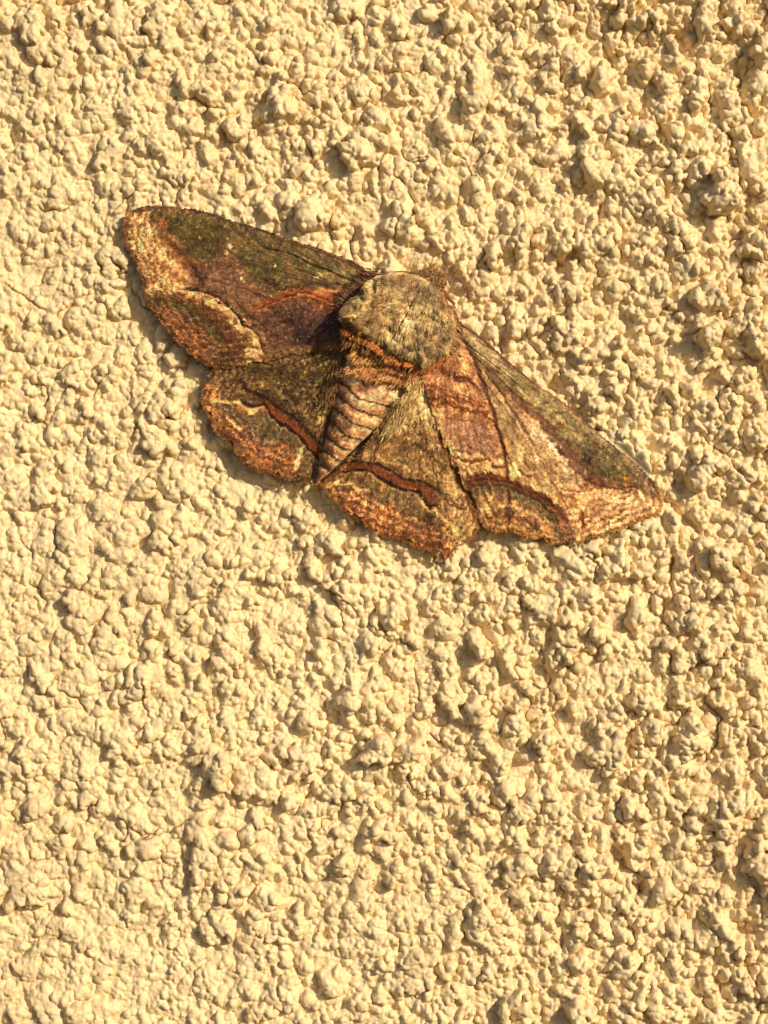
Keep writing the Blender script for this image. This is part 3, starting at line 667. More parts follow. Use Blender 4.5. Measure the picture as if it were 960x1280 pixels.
# ---- right hindwing
c = Canvas(395, 430, 615, 712, (146, 108, 62), 400)
c.fill([(500, 480), (530, 470), (552, 500), (560, 540), (530, 545), (490, 540), (470, 545)], (190, 160, 104), 8, 5)
c.fill([(488, 500), (510, 478), (530, 474), (540, 500), (530, 520), (500, 530), (476, 540)], (214, 184, 128), 8, 5, .8)
c.speck([(440, 560), (480, 530), (545, 520), (580, 590), (560, 610), (500, 595)], (84, 56, 28), 3.2, .05, .75, seed=13)
c.speck([(480, 500), (530, 470), (560, 520), (560, 570), (440, 580)], (232, 206, 140), 2.2, .3, .8)
c.fill([(470, 545), (520, 535), (560, 560), (575, 600), (545, 610), (500, 595), (450, 576)], (138, 104, 60), 8, 5, .9)
c.speck([(455, 560), (530, 530), (570, 570), (560, 610), (480, 585)], (212, 180, 110), 2.2, .4, .7, seed=9)
c.fill([(410, 600), (440, 592), (480, 604), (520, 620), (545, 650), (560, 672), (520, 660), (470, 636), (430, 620)], (124, 100, 60), 5, 5)
c.fill([(404, 606), (440, 612), (480, 630), (520, 652), (562, 676), (560, 700), (520, 688), (470, 672), (430, 644)], (168, 106, 60), 6, 6)
for x, y, r in ((416, 616, 6), (440, 616, 6), (470, 640, 7), (500, 655, 7), (455, 632, 6), (520, 672, 6), (480, 610, 7)): c.spot(x, y, r, (206, 140, 70), .7, 5)
for x, y, r in ((448, 626, 6), (430, 634, 6), (482, 652, 6), (508, 664, 6), (540, 680, 7)): c.spot(x, y, r, (150, 68, 24), .7, 5)
for y0 in (0, 9, 18): c.line([(412, 612 + y0), (450, 630 + y0), (490, 646 + y0), (530, 662 + y0), (560, 680 + y0)], (112, 60, 26), 2.4, 2.4, 1.3, 3.5, .6)
c.fill([(560, 600), (580, 605), (598, 650), (590, 672), (568, 690), (560, 660), (552, 630)], (186, 148, 94), 6, 4, .9)
c.line([(412, 606), (425, 600), (438, 604), (450, 612)], (222, 168, 104), 4, 4, 2, 3, .8)
c.fill([(428, 578), (450, 577), (470, 580), (490, 588), (504, 599), (530, 601), (545, 612), (548, 630), (532, 631), (521, 612), (512, 613), (496, 609), (478, 600), (462, 588), (430, 588)], (168, 76, 20), 1.8, 1.5)
c.line([(428, 578), (450, 576), (470, 580), (490, 588), (505, 599), (530, 602), (546, 612)], (58, 24, 10), 2.2, 2.2, .9, 1.5)
c.line([(428, 590), (446, 587), (460, 586), (478, 600), (496, 610), (512, 614), (521, 613)], (50, 20, 8), 3.2, 4.4, 1.1, 1.5)
c.line([(523, 612), (531, 627), (536, 633), (546, 632)], (52, 20, 8), 3.6, 3.6, 1.1, 1)
c.line([(521, 616), (527, 628), (535, 637), (545, 637), (552, 648), (562, 652), (570, 662)], (218, 168, 96), 3.4, 3.6, 1.4, 1.5)
c.spot(538, 647, 8, (92, 72, 46), .85, 3); c.spot(505, 622, 9, (116, 96, 62), .7, 4)
c.line([(548, 616), (560, 622), (568, 630)], (92, 60, 32), 2, 2, 1, 2, .7)
c.line([(548, 540), (562, 574), (574, 600), (588, 626), (598, 652)], (122, 72, 30), 6, 7, 2.5, 2, .75)  # shadow of the forewing edge along the seam, painted as brown
c.line([(455, 556), (446, 580), (432, 600)], (96, 60, 28), 3.5, 3, 1.5, 1.5, .7)
c.line([(478, 540), (462, 580), (450, 604)], (104, 66, 32), 2.2, 2.2, 1, 1.5, .6)
c.line([(500, 520), (470, 548), (446, 566), (404, 602)], (120, 78, 38), 4, 4, 1.8, 1.5, .5)
c.line([(440, 566), (466, 570), (492, 578), (512, 588), (540, 592), (556, 604)], (210, 170, 106), 3, 3, 1.4, 3, .8)
c.line([(500, 560), (520, 556), (540, 568), (556, 586)], (84, 62, 34), 3, 3, 1.6, 3, .7)
for y0, cc_ in ((0, (96, 48, 20)), (6, (226, 170, 104)), (13, (110, 56, 24)), (20, (214, 150, 84)), (27, (90, 44, 20)), (34, (196, 130, 70))):
    c.line([(412, 606 + y0), (434, 614 + y0), (458, 622 + y0), (484, 632 + y0), (510, 642 + y0), (538, 654 + y0), (566, 664 + y0)], cc_, 2.4, 2.0, 1.1, 4.5, .6, 8)
for x0 in (455, 480, 505, 530): c.line([(x0, 610), (x0 + 6, 640), (x0 + 4, 672)], (92, 52, 26), 2, 2, 1.2, 2.5, .55)
for y0 in (0, 9, 18, 27): c.line([(556 - y0 * .2, 622 + y0), (574, 626 + y0), (594, 622 + y0)], (128, 88, 50), 2, 2, 1, 3, .6)
c.ink([(428, 578), (444, 576), (452, 578), (470, 580), (484, 585), (494, 592), (505, 599), (518, 600), (532, 601), (540, 607), (548, 612), (560, 618), (570, 630)], 1.9, D1)
c.ink([(434, 583), (452, 583), (468, 586), (484, 594), (500, 603), (520, 606), (530, 612), (538, 624)], 1, (150, 64, 20), None, (138, 68, 30), 6)
c.ink([(427, 589), (440, 587), (452, 588), (462, 588), (472, 596), (482, 603), (496, 609), (508, 613), (522, 612), (526, 621), (531, 629), (538, 633), (546, 631)], 3.2, (36, 14, 8), (176, 142, 92))
c.ink([(523, 617), (528, 629), (534, 637), (545, 636), (551, 646), (560, 651), (568, 662), (578, 668)], 2.6, (230, 184, 114))
c.ink([(408, 610), (420, 602), (430, 606), (440, 604), (450, 612), (462, 612)], 2.4, (230, 176, 108))
c.ink([(455, 556), (446, 580), (430, 602)], 2.2, (82, 50, 24)); c.ink([(480, 540), (464, 580), (450, 606)], 1.4, (86, 56, 28)); c.ink([(520, 500), (534, 560), (548, 606), (560, 650)], 1.3, (86, 58, 30))
c.ink([(500, 520), (510, 560), (512, 598)], 1.2, (84, 58, 30)); c.ink([(549, 624), (560, 626), (570, 634), (582, 636)], 1.6, (80, 50, 26))
c.outline = RHW; c.mg = RHW[7:24]; c.vs = 560
c.finish(530, 460)
C_RHW = c

KP = np.array([1.06, 0.995, 0.96], np.float32)           # from the colour seen in sunlight to the pigment itself
def wing_mesh(name, outline, cv, hfun, base, parent, seed, gain, st=1.0, scallop=None, scal_side=None):
    x0 = min(p[0] for p in outline) - 3; x1 = max(p[0] for p in outline) + 3
    y0 = min(p[1] for p in outline) - 3; y1 = max(p[1] for p in outline) + 3
    X, Y = np.meshgrid(np.arange(x0, x1, st, dtype=np.float32), np.arange(y0, y1, st, dtype=np.float32))
    sd = sdist(X, Y, outline)
    sd2 = sd + vnoise(X / 3.1, Y / 3.1, seed + 1) * 0.9 + vnoise(X / 1.3, Y / 1.3, seed + 2) * 0.5
    bx, by = base
    an0 = np.arctan2(Y - by, X - bx)
    if scallop: sd2 = sd2 - (5.0 if scallop > 30 else 6.5) * np.abs(np.cos(an0 * scallop + .8 * vnoise(an0 * 9, an0 * 0, seed + 8))) ** 2.5 * smooth(95, 140, np.hypot(X - bx, Y - by)) * (scal_side(X, Y) if scal_side is not None else 1)
    keep = sd2 > 0
    bx, by = base
    ang = np.arctan2(Y - by, X - bx); rad = np.hypot(X - bx, Y - by)
    h = hfun(X, Y)
    # veins as soft ridges, buckled membrane between, grain of overlapping scales
    veins = np.abs(((ang * 6.0 + .8 * vnoise(ang * 3, rad / 110, seed)) % 1.0) - .5) * 2
    h = h + smooth(.7, 1.0, veins) * 0.8 * smooth(10, 60, rad)
    h = h + fbm(X / 38, Y / 38, seed + 3, 2) * 2.6 + fbm(ang * 30, rad / 30, seed + 6, 2) * 1.0
    h = h + vnoise(X / 2.4, Y / 2.4, seed + 4) * .3 + vnoise(X / 5, Y / 5, seed + 5) * .55
    h = h - 2.0 * (1 - smooth(0, 12, sd))            # the edge droops
    P = at(X, Y, h).reshape(-1, 3)
    F = quads(*X.shape)
    kf = keep.ravel()
    F = F[kf[F].all(1)]
    # drop loose vertices
    used = np.zeros(len(P), bool); used[F.ravel()] = True
    remap = np.cumsum(used) - 1
    col = lin(cv.get(X, Y).reshape(-1, 3)) * KP * gain
    o = mesh_grid(name, P[used], remap[F], M_WING, parent, attrs={'pigment': np.clip(col[used], .005, .85)})
    sm = o.modifiers.new('thickness', 'SOLIDIFY'); sm.thickness = 1.2 * U; sm.offset = -1
    return o
def blades(name, roots, dirs, lens, wid, cols, parent, mat=M_FUR, lift=None, bend=0.25, two=True):
    """hair scales: each a thin tapering blade of two quads; roots (n,3) in x,y,h; dirs (n,3) unit"""
    n = len(roots); r = np.asarray(roots, float); d = np.asarray(dirs, float)
    d /= np.linalg.norm(d, axis=1)[:, None]
    side = np.cross(d, np.tile([0, 0, 1.0], (n, 1))); side /= (np.linalg.norm(side, axis=1)[:, None] + 1e-9)
    side = side + np.random.RandomState(len(name)).normal(0, .25, (n, 3)); 
    l = np.asarray(lens)[:, None]; w = np.asarray(wid)[:, None] if np.ndim(wid) else wid
    mid = r + d * l * .55; tip = r + d * l + np.array([0, 0, -1.0]) * l * bend
    V = np.stack([r - side * w * .5, r + side * w * .5, mid - side * w * .45, mid + side * w * .45, tip - side * w * .12, tip + side * w * .12], 1).reshape(-1, 3)
    k = np.arange(n)[:, None] * 6
    F = np.concatenate([k + [0, 1, 3, 2], k + [2, 3, 5, 4]])
    P = at(V[:, 0], V[:, 1], V[:, 2])
    return mesh_grid(name, P, F, mat, parent, True, {'pigment': np.repeat(cols, 6, 0)})
def resample(pts, step):
    out = []
    for (x0, y0), (x1, y1) in zip(pts[:-1], pts[1:]):
        L = math.hypot(x1 - x0, y1 - y0); n = max(1, int(L / step))
        for k in range(n): out.append((x0 + (x1 - x0) * k / n, y0 + (y1 - y0) * k / n, (x1 - x0) / L, (y1 - y0) / L))
    return out
def fringe(wing, pts, cv, hfun, base, gain, seed, length=3.0, dark=(118, 76, 36), flip=1):
    R = np.random.RandomState(seed); roots, dirs, lens, cols, wid = [], [], [], [], []
    for i, (x, y, tx, ty) in enumerate(resample(pts, .42)):
        x += R.normal(0, .9); y += R.normal(0, .9)
        ox, oy = x - base[0], y - base[1]; q = math.hypot(ox, oy); ox /= q; oy /= q
        nx, ny = ty * flip, -tx * flip
        if nx * ox + ny * oy < 0: nx, ny = -nx, -ny
        dx, dy = nx * .75 + ox * .35 + R.normal(0, .22), ny * .75 + oy * .35 + R.normal(0, .22)
        sx, sy = x - nx * 4.0, y - ny * 4.0
        roots.append((sx, sy, float(hfun(np.float32(sx), np.float32(sy))) - 1.2 + R.uniform(-.4, 1.1)))
        dirs.append((dx, dy, R.normal(-.18, .12)))
        wv = .5 + .5 * math.sin(i * .42 / 13 * 6.28 + seed)
        lens.append(length * (.65 + .45 * wv) * R.uniform(.6, 1.2)); wid.append(R.uniform(.4, .9))
        cc = cv.get(np.array([sx]), np.array([sy]))[0] * .45 + np.array(dark) * .55 * (1.25 if R.rand() > .4 else .8)
        cols.append(np.clip(lin(cc * R.uniform(.8, 1.3)) * KP * gain, .004, .8))
    o = blades('fringe', roots, dirs, lens, np.array(wid), np.array(cols), wing, bend=.12)
    o['kind'] = 'stuff'; return o
def scales_on(wing, outline, cv, hfun, base, gain, n, seed, lmin=1.4, lmax=2.8):
    """raised scales that catch the light, laid pointing away from the body"""
    R = np.random.RandomState(seed)
    xs = R.uniform(min(p[0] for p in outline), max(p[0] for p in outline), n * 3); ys = R.uniform(min(p[1] for p in outline), max(p[1] for p in outline), n * 3)
    ok = sdist(xs, ys, outline) > 3; xs, ys = xs[ok][:n], ys[ok][:n]
    hs = hfun(xs.astype(np.float32), ys.astype(np.float32))
    h2 = fbm(xs / 38, ys / 38, seed // 10 * 0 + wing['seed'] + 3, 2) * 2.6
    a = np.arctan2(ys - base[1], xs - base[0]) + R.normal(0, .55, len(xs))
    dirs = np.stack([np.cos(a), np.sin(a), R.uniform(.0, .3, len(xs))], 1)
    col = cv.get(xs, ys) * R.uniform(.8, 1.35, (len(xs), 1)) + R.uniform(-8, 14, (len(xs), 1))
    roots = np.stack([xs, ys, hs + h2 + .2], 1)
    o = blades('scales', roots, dirs, R.uniform(lmin, lmax, len(xs)), R.uniform(.7, 1.4, len(xs)), np.clip(lin(np.clip(col, 5, 250)) * KP * gain, .004, .8), wing, bend=.35)
    o['kind'] = 'stuff'; return o

moth = bpy.data.objects.new('moth', None); scene.collection.objects.link(moth)
moth.location = (0, 0, 0); moth.empty_display_size = .01
moth['label'] = 'large brown and olive moth with patterned wings spread flat on the rendered wall'
moth['category'] = 'moth'

GL, GR = 1.55, 1.36  # left wings are painted with shade in their colours; gain lifts only part
lf = wing_mesh('forewing', LFW, C_LFW, fw_h, (470, 375), moth, 500, GL, scallop=38, scal_side=lambda x, y: smooth(290, 330, y)); lf['seed'] = 500
rf = wing_mesh('forewing', RFW, C_RFW, fw_h, (560, 415), moth, 520, GR, scallop=42, scal_side=lambda x, y: smooth(.92, 1.05, (y - 415) / (x - 540))); rf['seed'] = 520
lh = wing_mesh('hindwing', LHW, C_LHW, hw_h, (440, 430), moth, 540, GL, scallop=27); lh['seed'] = 540
rh = wing_mesh('hindwing', RHW, C_RHW, hw_h, (530, 460), moth, 560, GR, scallop=27); rh['seed'] = 560
lf['label'] = 'forewing turned from the sun, olive along its front edge with a pale wavering band'
rf['label'] = 'sunlit forewing with green front edge, dark rust arc and pinkish tan tip'
lh['label'] = 'hindwing in shade with rust red zigzag band edged in black'
rh['label'] = 'sunlit hindwing with rust red zigzag band and speckled tan base'
fringe(lf, LFW[13:31], C_LFW, fw_h, (470, 375), GL, 1)
fringe(rf, RFW[15:40], C_RFW, fw_h, (560, 415), GR, 2, 3.0, (150, 104, 52))
fringe(lh, LHW[1:19], C_LHW, hw_h, (440, 430), GL, 3, 3.2)
fringe(rh, RHW[7:23], C_RHW, hw_h, (530, 460), GR, 4, 3.4)
scales_on(lf, LFW, C_LFW, fw_h, (470, 375), GL, 2200, 11)
scales_on(rf, RFW, C_RFW, fw_h, (560, 415), GR, 2500, 12)
scales_on(lh, LHW, C_LHW, hw_h, (440, 430), GL, 1300, 13)
scales_on(rh, RHW, C_RHW, hw_h, (530, 460), GR, 1600, 14)

# ---- body: one lofted surface from head to tail
ST = [(-76, 13, 3, 46, 40), (-72, 13, 12, 56, 28), (-64, 13, 19, 64, 20), (-55, 12, 20, 66, 16), (-49, 10, 19, 64, 14), (-44, 6, 36, 70, 10), (-34, 4, 50, 78, 8),
      (-15, 4, 54, 74, 8), (8, 3, 54, 74, 8), (28, 3, 52, 68, 8), (42, 3, 50, 64, 8), (50, 4, 47, 54, 8), (60, 6, 48, 56, 8), (72, 7, 47, 63, 8), (90, 8, 45, 64, 8), (120, 10, 38, 59, 8),
      (150, 12, 29, 51, 8), (180, 12, 20, 41, 9), (205, 12, 13, 33, 8), (218, 12, 9, 28, 10), (226, 12, 6, 25, 12), (231, 12, 3, 20, 15)]
SS = np.array([s[0] for s in ST], float)
def prof(s, k): return np.interp(s, SS, [q[k] for q in ST])
cb = Canvas(385, 325, 580, 620, (216, 168, 124), 600)
ribs = [[(426, 478), (448, 498), (484, 507), (515, 505)], [(420, 494), (446, 512), (480, 523), (500, 520)], [(418, 510), (440, 528), (470, 538), (490, 532)],
        [(412, 527), (434, 545), (462, 553), (476, 548)], [(406, 545), (430, 561), (452, 566), (466, 560)], [(402, 562), (424, 576), (446, 578)], [(399, 580), (416, 590), (432, 590)]]
cb.fill([(422, 470), (408, 500), (400, 560), (396, 604), (412, 594), (430, 560), (438, 510), (440, 480)], (104, 66, 44), 9, 3, .9)  # left flank turned from the sun, its shade painted darker
for r_ in ribs:
    lo = [(x - 1, y + 5) for x, y in r_]; cb.line(lo, (238, 186, 128), 7, 6, 2.5, 2, .7)
    lo2 = [(x - 2, y + 11) for x, y in r_]; cb.line(lo2, (170, 104, 62), 4, 3, 2, 2, .6)
    cb.line(r_, (60, 30, 16), 2.2, 1.6, .9, .6, .95)
for x, y in ((444, 513), (436, 535), (427, 552), (420, 570), (472, 527), (464, 546), (452, 500)): cb.spot(x, y, 3, (236, 196, 140), .8, 1.5)
cb.fill([(440, 450), (480, 462), (490, 480), (455, 478)], (226, 148, 78), 5, 4, .9)
cb.spot(462, 478, 11, (92, 56, 40), .8, 5); cb.spot(448, 486, 8, (150, 92, 60), .6, 4)  # shaded hollow below the hood, painted as dark spots
cb.fill([(505, 330), (560, 350), (560, 372), (535, 350), (505, 342)], (120, 62, 30), 4, 3, .9)
cb.finish(470, 420, .25, .05)
ns, na = 300, 120
sv = np.concatenate([np.linspace(-76, 232, ns)])
tv = np.linspace(0, 2 * math.pi, na, endpoint=False)
S_, T_ = np.meshgrid(sv, tv, indexing='ij')
hw_, zt, zb, d0 = prof(S_, 2), prof(S_, 3), prof(S_, 4), prof(S_, 1)
ring = np.where(S_ > 66, np.abs(((S_ - 66) / 21.0) % 1.0), .5)
seg = np.where(S_ > 66, 1.0 * np.sin(ring * math.pi) ** .5 - 1.0, 0)
dd = d0 + (hw_ + seg) * np.cos(T_)
hh = (zt + zb) / 2 + ((zt - zb) / 2 + seg) * np.sin(T_)
# belly-up curvature of the ring lines
Sx = S_ + np.where(S_ > 60, -9 * (np.cos(T_)) ** 2 * np.clip((S_ - 60) / 30, 0, 1), 0)
bxp = OX + Sx * AX + dd * 0.872; byp = OY + Sx * AY + dd * 0.49
nz = vnoise(bxp / 3, byp / 3 + hh / 3, 77) * .6 + vnoise(bxp / 9, byp / 9, 78) * 1.0
hh = hh + nz
P = at(bxp, byp, hh).reshape(-1, 3)
idx = np.arange(ns * na).reshape(ns, na)
F = np.stack([idx[:-1, :].ravel(), np.roll(idx, -1, 1)[:-1, :].ravel(), np.roll(idx, -1, 1)[1:, :].ravel(), idx[1:, :].ravel()], 1)
colb = lin(cb.get(bxp, byp).reshape(-1, 3)) * KP * 1.2
body = mesh_grid('body', P, F, M_WING, moth, attrs={'pigment': np.clip(colb, .005, .8)})
body['label'] = 'stout furry body with ringed tapering abdomen'

# ---- thorax fur: a hood of long overlapping hair scales
HOOD = [(470, 343), (486, 339), (504, 338), (525, 343), (541, 352), (553, 365), (561, 380), (571, 396), (573, 412), (566, 428), (560, 444), (545, 452), (528, 461), (518, 455),
        (505, 452), (494, 443), (480, 439), (470, 431), (456, 427), (443, 416), (431, 410), (423, 399), (425, 388), (434, 376), (447, 366), (455, 355)]
ch = Canvas(415, 328, 580, 475, (178, 166, 112), 700)
ch.fill([(440, 372), (480, 362), (490, 420), (470, 432), (438, 410)], (164, 146, 98), 8, 6, .8)
ch.fill([(480, 345), (540, 352), (556, 380), (520, 372), (490, 362)], (132, 122, 90), 8, 5, .9)
ch.line([(510, 372), (506, 395), (512, 420)], (196, 178, 128), 9, 7, 4, 4, .8)
ch.line([(478, 366), (500, 374), (520, 368), (528, 350)], (176, 150, 104), 5, 4, 2.5, 4, .7)
ch.fill([(515, 410), (550, 405), (562, 425), (548, 448), (520, 440)], (124, 112, 82), 7, 5, .8)
ch.line([(528, 412), (550, 425), (562, 446)], (206, 166, 118), 4, 4, 2, 3, .7)
ch.line([(470, 375), (462, 395), (476, 410)], (106, 92, 60), 7, 5, 3, 4, .7)
ch.line([(494, 380), (488, 405)], (116, 100, 66), 6, 5, 3, 4, .6)
ch.line([(432, 402), (458, 424), (490, 443), (525, 458)], (120, 76, 44), 9, 8, 4, 3, .75)
ch.line([(555, 372), (568, 405), (562, 440)], (176, 132, 96), 8, 6, 3, 3, .7)
ch.finish(530, 350, .14, .12)
R = np.random.RandomState(9)
nf = 30000
fx = R.uniform(422, 572, nf * 2); fy = R.uniform(336, 464, nf * 2)
sdh = sdist(fx, fy, HOOD); ok = sdh > 2; fx, fy, sdh = fx[ok][:nf], fy[ok][:nf], sdh[ok][:nf]
s_, d_ = axis(fx, fy)
rim = np.clip(sdh / 20, 0, 1)
fh_ = 64 + 25 * (1 - (1 - rim) ** 2.6) ** .7
fh_ = fh_ + 5 * np.exp(-((d_ + 34) / 16) ** 2) + 4 * np.exp(-((d_ - 44) / 16) ** 2) + .08 * s_
tuft = fbm(fx / 12, fy / 12, 90, 3)
fh_ = fh_ + tuft * 7 + np.where(np.abs(d_) < 7, -2.5, 0)
# two combs stand proud at the back of the hood
ln = np.where(s_ > 30, R.uniform(4.5, 8, len(fx)), R.uniform(3, 6, len(fx)))
da = np.clip((d_ - 4) / 60, -1, 1) * .75
lay = vnoise(fx / 10, fy / 10, 93) * .9
ux = AX * np.cos(da + lay) + 0.872 * np.sin(da + lay); uy = AY * np.cos(da + lay) + 0.49 * np.sin(da + lay)
front = s_ < -30
uz = .14 + R.normal(0, .09, len(fx)) - .6 * (1 - rim) * np.sign(s_)
# keep blades inside the traced hood except a few hairs
ex = fx + ux * ln; ey = fy + uy * ln; over = sdist(ex, ey, HOOD)
ln = np.where(over < -1.5, np.maximum(3, ln + over * .8), ln)
cc = ch.get(fx, fy) * R.uniform(.82, 1.22, (len(fx), 1)) * (1 + .26 * fbm(fx / 6, fy / 6, 98, 3))[:, None] * np.array([1.05, 1.02, .98])
fur = blades('thorax_fur', np.stack([fx, fy, fh_ - .8], 1), np.stack([ux, uy, uz], 1), ln, R.uniform(.5, 1.1, len(fx)), np.clip(lin(np.clip(cc, 5, 250)) * KP, .004, .8), moth, bend=.18)
fur['kind'] = 'stuff'
# the hood skin under the fur
Xh, Yh = np.meshgrid(np.arange(422, 572, 1.2), np.arange(336, 464, 1.2))
sd_ = sdist(Xh + vnoise(Xh / 5, Yh / 5, 95) * 2.5, Yh + vnoise(Xh / 5, Yh / 5, 96) * 2.5, HOOD)
rimh = np.clip((sd_) / 20, 0, 1)
Hh = 61 + 25 * (1 - (1 - np.clip(rimh, 0, 1)) ** 2.6) ** .7 + fbm(Xh / 12, Yh / 12, 90, 3) * 7 - 3.5 + vnoise(Xh / 3, Yh / 3, 97) * 1
F = quads(*Xh.shape); kk = (sd_ > .5).ravel(); F = F[kk[F].all(1)]
sh_, dh_ = axis(Xh, Yh); Hh = Hh + 5 * np.exp(-((dh_ + 34) / 16) ** 2) + 4 * np.exp(-((dh_ - 44) / 16) ** 2) + .08 * sh_
Pn = at(Xh, Yh, Hh).reshape(-1, 3); used = np.zeros(len(Pn), bool); used[F.ravel()] = True; rm = np.cumsum(used) - 1
hood = mesh_grid('collar', Pn[used], rm[F], M_WING, moth, attrs={'pigment': np.clip(lin(ch.get(Xh, Yh).reshape(-1, 3) * .85) * KP, .004, .8)[used]})
hs = hood.modifiers.new('thickness', 'SOLIDIFY'); hs.thickness = 4 * U; hs.offset = -1
# ragged combs behind the hood; sunlit edges and dark crevice painted into hair colours
def comb(pts, h, n, seed, lmin, lmax, colr, spread=.5, uzm=-.1):
    R = np.random.RandomState(seed); pr = resample(pts, .3)
    q = R.randint(0, len(pr), n); b = np.array([pr[k][:2] for k in q])
    b = b + R.normal(0, 2.2, b.shape); b = b + np.array([-.49, .87]) * (vnoise(b[:, 0] / 9, b[:, 1] / 9, seed + 50) * 4.5)[:, None]
    clump = vnoise(b[:, 0] / 6, b[:, 1] / 6, seed + 3)
    a = math.atan2(AY, AX) + R.normal(0, .18, n) + clump * spread
    L = R.uniform(lmin, lmax, n) * (1 + .45 * clump)
    hh = h(b[:, 0], b[:, 1]) + R.normal(0, 1.6, n) + clump * 2
    cols = np.clip(lin(np.clip(np.array(colr) * R.uniform(.6, 1.25, (n, 1)), 5, 250)) * KP, .004, .8)
    o = blades('thorax_fur', np.stack([b[:, 0], b[:, 1], hh], 1), np.stack([np.cos(a), np.sin(a), R.normal(uzm, .12, n)], 1), L, R.uniform(.9, 2, n), cols, moth, bend=.12)
    o['kind'] = 'stuff'
comb([(424, 404), (440, 421), (464, 434), (488, 446), (516, 460)], lambda x, y: 70 + 0 * x, 1500, 21, 3, 6, (78, 46, 28))  # hair coloured dark to stand in for the shaded crevice
comb([(430, 412), (446, 423), (466, 433), (486, 444), (504, 454), (518, 460)], lambda x, y: 79 + 0 * x, 600, 22, 3, 6, (208, 132, 72), .5)  # bright hair colour imitates a sunlit edge
comb([(428, 412), (445, 430), (467, 441), (490, 452), (514, 465)], lambda x, y: 72 + 0 * x, 1500, 27, 3, 7, (138, 104, 64))
comb([(432, 422), (447, 435), (466, 447), (488, 458), (512, 469)], lambda x, y: 69 + 0 * x, 650, 28, 3, 6, (214, 142, 78), .6)  # lower edge, its sunlit look put into the hair colour
comb([(440, 446), (452, 448), (468, 454), (480, 460)], lambda x, y: 66 + 0 * x, 1000, 23, 4, 9, (226, 156, 88), .8)
comb([(524, 457), (545, 452), (560, 442)], lambda x, y: 74 + 0 * x, 700, 24, 5, 11, (176, 112, 62), .6)
comb([(436, 462), (452, 466), (478, 472), (505, 474), (522, 468)], lambda x, y: 66 + 0 * x, 900, 25, 4, 9, (206, 146, 92), .9)
comb([(490, 476), (512, 478), (520, 488), (498, 502)], lambda x, y: 60 + 0 * x, 700, 26, 4, 9, (216, 178, 120), .5)
# shoulder hair running on to the wing roots
def shoulder(pts, h, n, seed, ang, colr, lmin=8, lmax=16):
    R = np.random.RandomState(seed); pr = resample(pts, .3); q = R.randint(0, len(pr), n)
    b = np.array([pr[k][:2] for k in q]) + R.normal(0, 3, (n, 2))
    a = ang + R.normal(0, .25, n)
    cols = np.clip(lin(np.clip(np.array(colr) * R.uniform(.6, 1.3, (n, 1)), 5, 250)) * KP, .004, .8)
    o = blades('shoulder_fur', np.stack([b[:, 0], b[:, 1], h(b[:, 0], b[:, 1]) + R.uniform(1, 5, n)], 1), np.stack([np.cos(a), np.sin(a), R.normal(0, .1, n)], 1), R.uniform(lmin, lmax, n), R.uniform(.9, 1.8, n), cols, moth, bend=.2)
    o['kind'] = 'stuff'
f32 = lambda x, y: fw_h(x, y)
shoulder([(470, 345), (455, 352), (440, 366), (430, 380)], f32, 900, 31, math.radians(200), (112, 82, 58), 5, 11)
shoulder([(558, 384), (566, 402), (570, 412), (562, 430), (550, 444)], f32, 1600, 32, math.radians(45), (170, 134, 92), 5, 11)
# ---- hairs along the abdomen sides and hindwing roots
def drape(pts, n, seed, hfun, colr, ang, lmin=10, lmax=20):
    R = np.random.RandomState(seed); pr = resample(pts, .3); q = R.randint(0, len(pr), n)
    b = np.array([pr[k][:2] for k in q]) + R.normal(0, 4, (n, 2))
    a = ang + R.normal(0, .2, n)
    cols = np.clip(lin(np.clip(np.array(colr) * R.uniform(.55, 1.3, (n, 1)), 5, 250)) * KP, .004, .8)
    o = blades('abdomen_hair', np.stack([b[:, 0], b[:, 1], hfun(b[:, 0].astype(np.float32), b[:, 1].astype(np.float32)) + R.uniform(.5, 3, n)], 1), np.stack([np.cos(a), np.sin(a), R.normal(.02, .08, n)], 1), R.uniform(lmin, lmax, n), R.uniform(.5, 1.0, n), cols, moth, bend=.12)
    o['kind'] = 'stuff'
drape([(524, 474), (512, 498), (498, 520), (484, 540)], 1300, 41, lambda x, y: hw_h(x, y) + 2, (206, 170, 112), math.radians(112), 4, 9)
drape([(425, 452), (415, 480), (408, 505)], 400, 42, lambda x, y: hw_h(x, y) + 1, (136, 104, 64), math.radians(105), 4, 9)

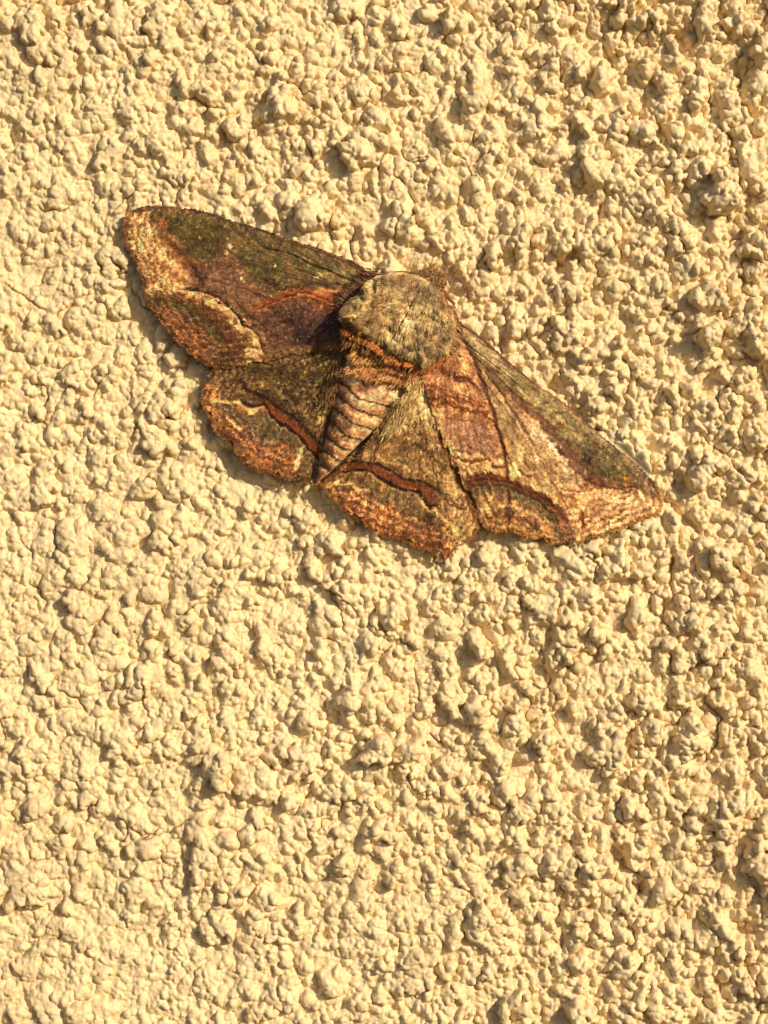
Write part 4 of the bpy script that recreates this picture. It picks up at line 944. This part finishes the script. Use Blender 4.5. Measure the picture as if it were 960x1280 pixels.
# ---- head details
def tube(name, pts, r0, r1, cols, parent, mat, nseg=8, seed=0):
    pts = np.array(pts, float)
    # Catmull-Rom refinement
    fine = []
    for i in range(len(pts) - 1):
        p0, p1, p2, p3 = pts[max(0, i - 1)], pts[i], pts[i + 1], pts[min(len(pts) - 1, i + 2)]
        for t in np.linspace(0, 1, 10, endpoint=False):
            fine.append(.5 * ((2 * p1) + (-p0 + p2) * t + (2 * p0 - 5 * p1 + 4 * p2 - p3) * t * t + (-p0 + 3 * p1 - 3 * p2 + p3) * t ** 3))
    fine.append(pts[-1]); fine = np.array(fine); n = len(fine)
    V = []
    for i, p in enumerate(fine):
        d = fine[min(n - 1, i + 1)] - fine[max(0, i - 1)]; d /= np.linalg.norm(d) + 1e-9
        a = np.cross(d, [0, 0, 1.0]); a /= np.linalg.norm(a) + 1e-9; b = np.cross(d, a)
        r = (r0 + (r1 - r0) * i / (n - 1)) * (1 + .12 * (i % 2))
        for k in range(nseg):
            th = k / nseg * 6.283; V.append(p + a * math.cos(th) * r + b * math.sin(th) * r)
    V = np.array(V); idx = np.arange(n * nseg).reshape(n, nseg)
    F = np.stack([idx[:-1].ravel(), np.roll(idx, -1, 1)[:-1].ravel(), np.roll(idx, -1, 1)[1:].ravel(), idx[1:].ravel()], 1)
    c = np.tile(np.clip(lin(np.array(cols)) * KP, .004, .8), (len(V), 1)) * np.random.RandomState(seed).uniform(.7, 1.2, (len(V), 1))
    return mesh_grid(name, at(V[:, 0], V[:, 1], V[:, 2]), F, mat, parent, attrs={'pigment': c})
tube('antenna', [(528, 346, 60), (514, 341, 64), (496, 340, 66), (474, 343, 68), (452, 337, 70), (425, 324, 66), (385, 310, 56), (340, 296, 46)], 1.4, .6, (96, 58, 34), moth, M_FUR, seed=1)
tube('antenna', [(548, 356, 60), (555, 368, 62), (562, 386, 66), (576, 405, 70), (600, 422, 65), (632, 450, 55), (668, 480, 46)], 1.4, .6, (104, 62, 38), moth, M_FUR, seed=2)
tube('palp', [(530, 346, 58), (540, 336, 52), (545, 330, 44)], 4.5, 1.8, (158, 104, 56), moth, M_FUR, seed=3)
tube('palp', [(544, 352, 58), (553, 345, 52), (557, 340, 44)], 4.5, 1.8, (148, 84, 44), moth, M_FUR, seed=4)
tube('leg', [(548, 362, 44), (556, 366, 30), (562, 374, 14), (568, 380, 3)], 3.4, 1.6, (120, 66, 36), moth, M_FUR, seed=5)
def eye(x, y, h, r):
    V, F = [], []; n, m_ = 10, 14
    for i in range(n + 1):
        for j in range(m_):
            th = math.pi * i / n; ph = 6.283 * j / m_
            V.append((x + r * math.sin(th) * math.cos(ph), y + r * math.sin(th) * math.sin(ph), h + r * math.cos(th)))
    for i in range(n):
        for j in range(m_): F.append((i * m_ + j, i * m_ + (j + 1) % m_, (i + 1) * m_ + (j + 1) % m_, (i + 1) * m_ + j))
    V = np.array(V); mesh_grid('eye', at(V[:, 0], V[:, 1], V[:, 2]), np.array(F), M_EYE, moth)
eye(526, 346, 52, 6); eye(549, 360, 52, 6)
R = np.random.RandomState(66); n = 1500
hx = R.normal(538, 8, n); hy = R.normal(349, 6, n); a = R.uniform(-2.2, .6, n)
cols = np.clip(lin(np.array((150, 118, 78)) * R.uniform(.5, 1.3, (n, 1))) * KP, .004, .8)
hf = blades('head_fur', np.stack([hx, hy, R.uniform(55, 68, n)], 1), np.stack([np.cos(a), np.sin(a), R.uniform(-.2, .4, n)], 1), R.uniform(3, 6.5, n), R.uniform(.5, 1.1, n), cols, moth, bend=.3)
hf['kind'] = 'stuff'
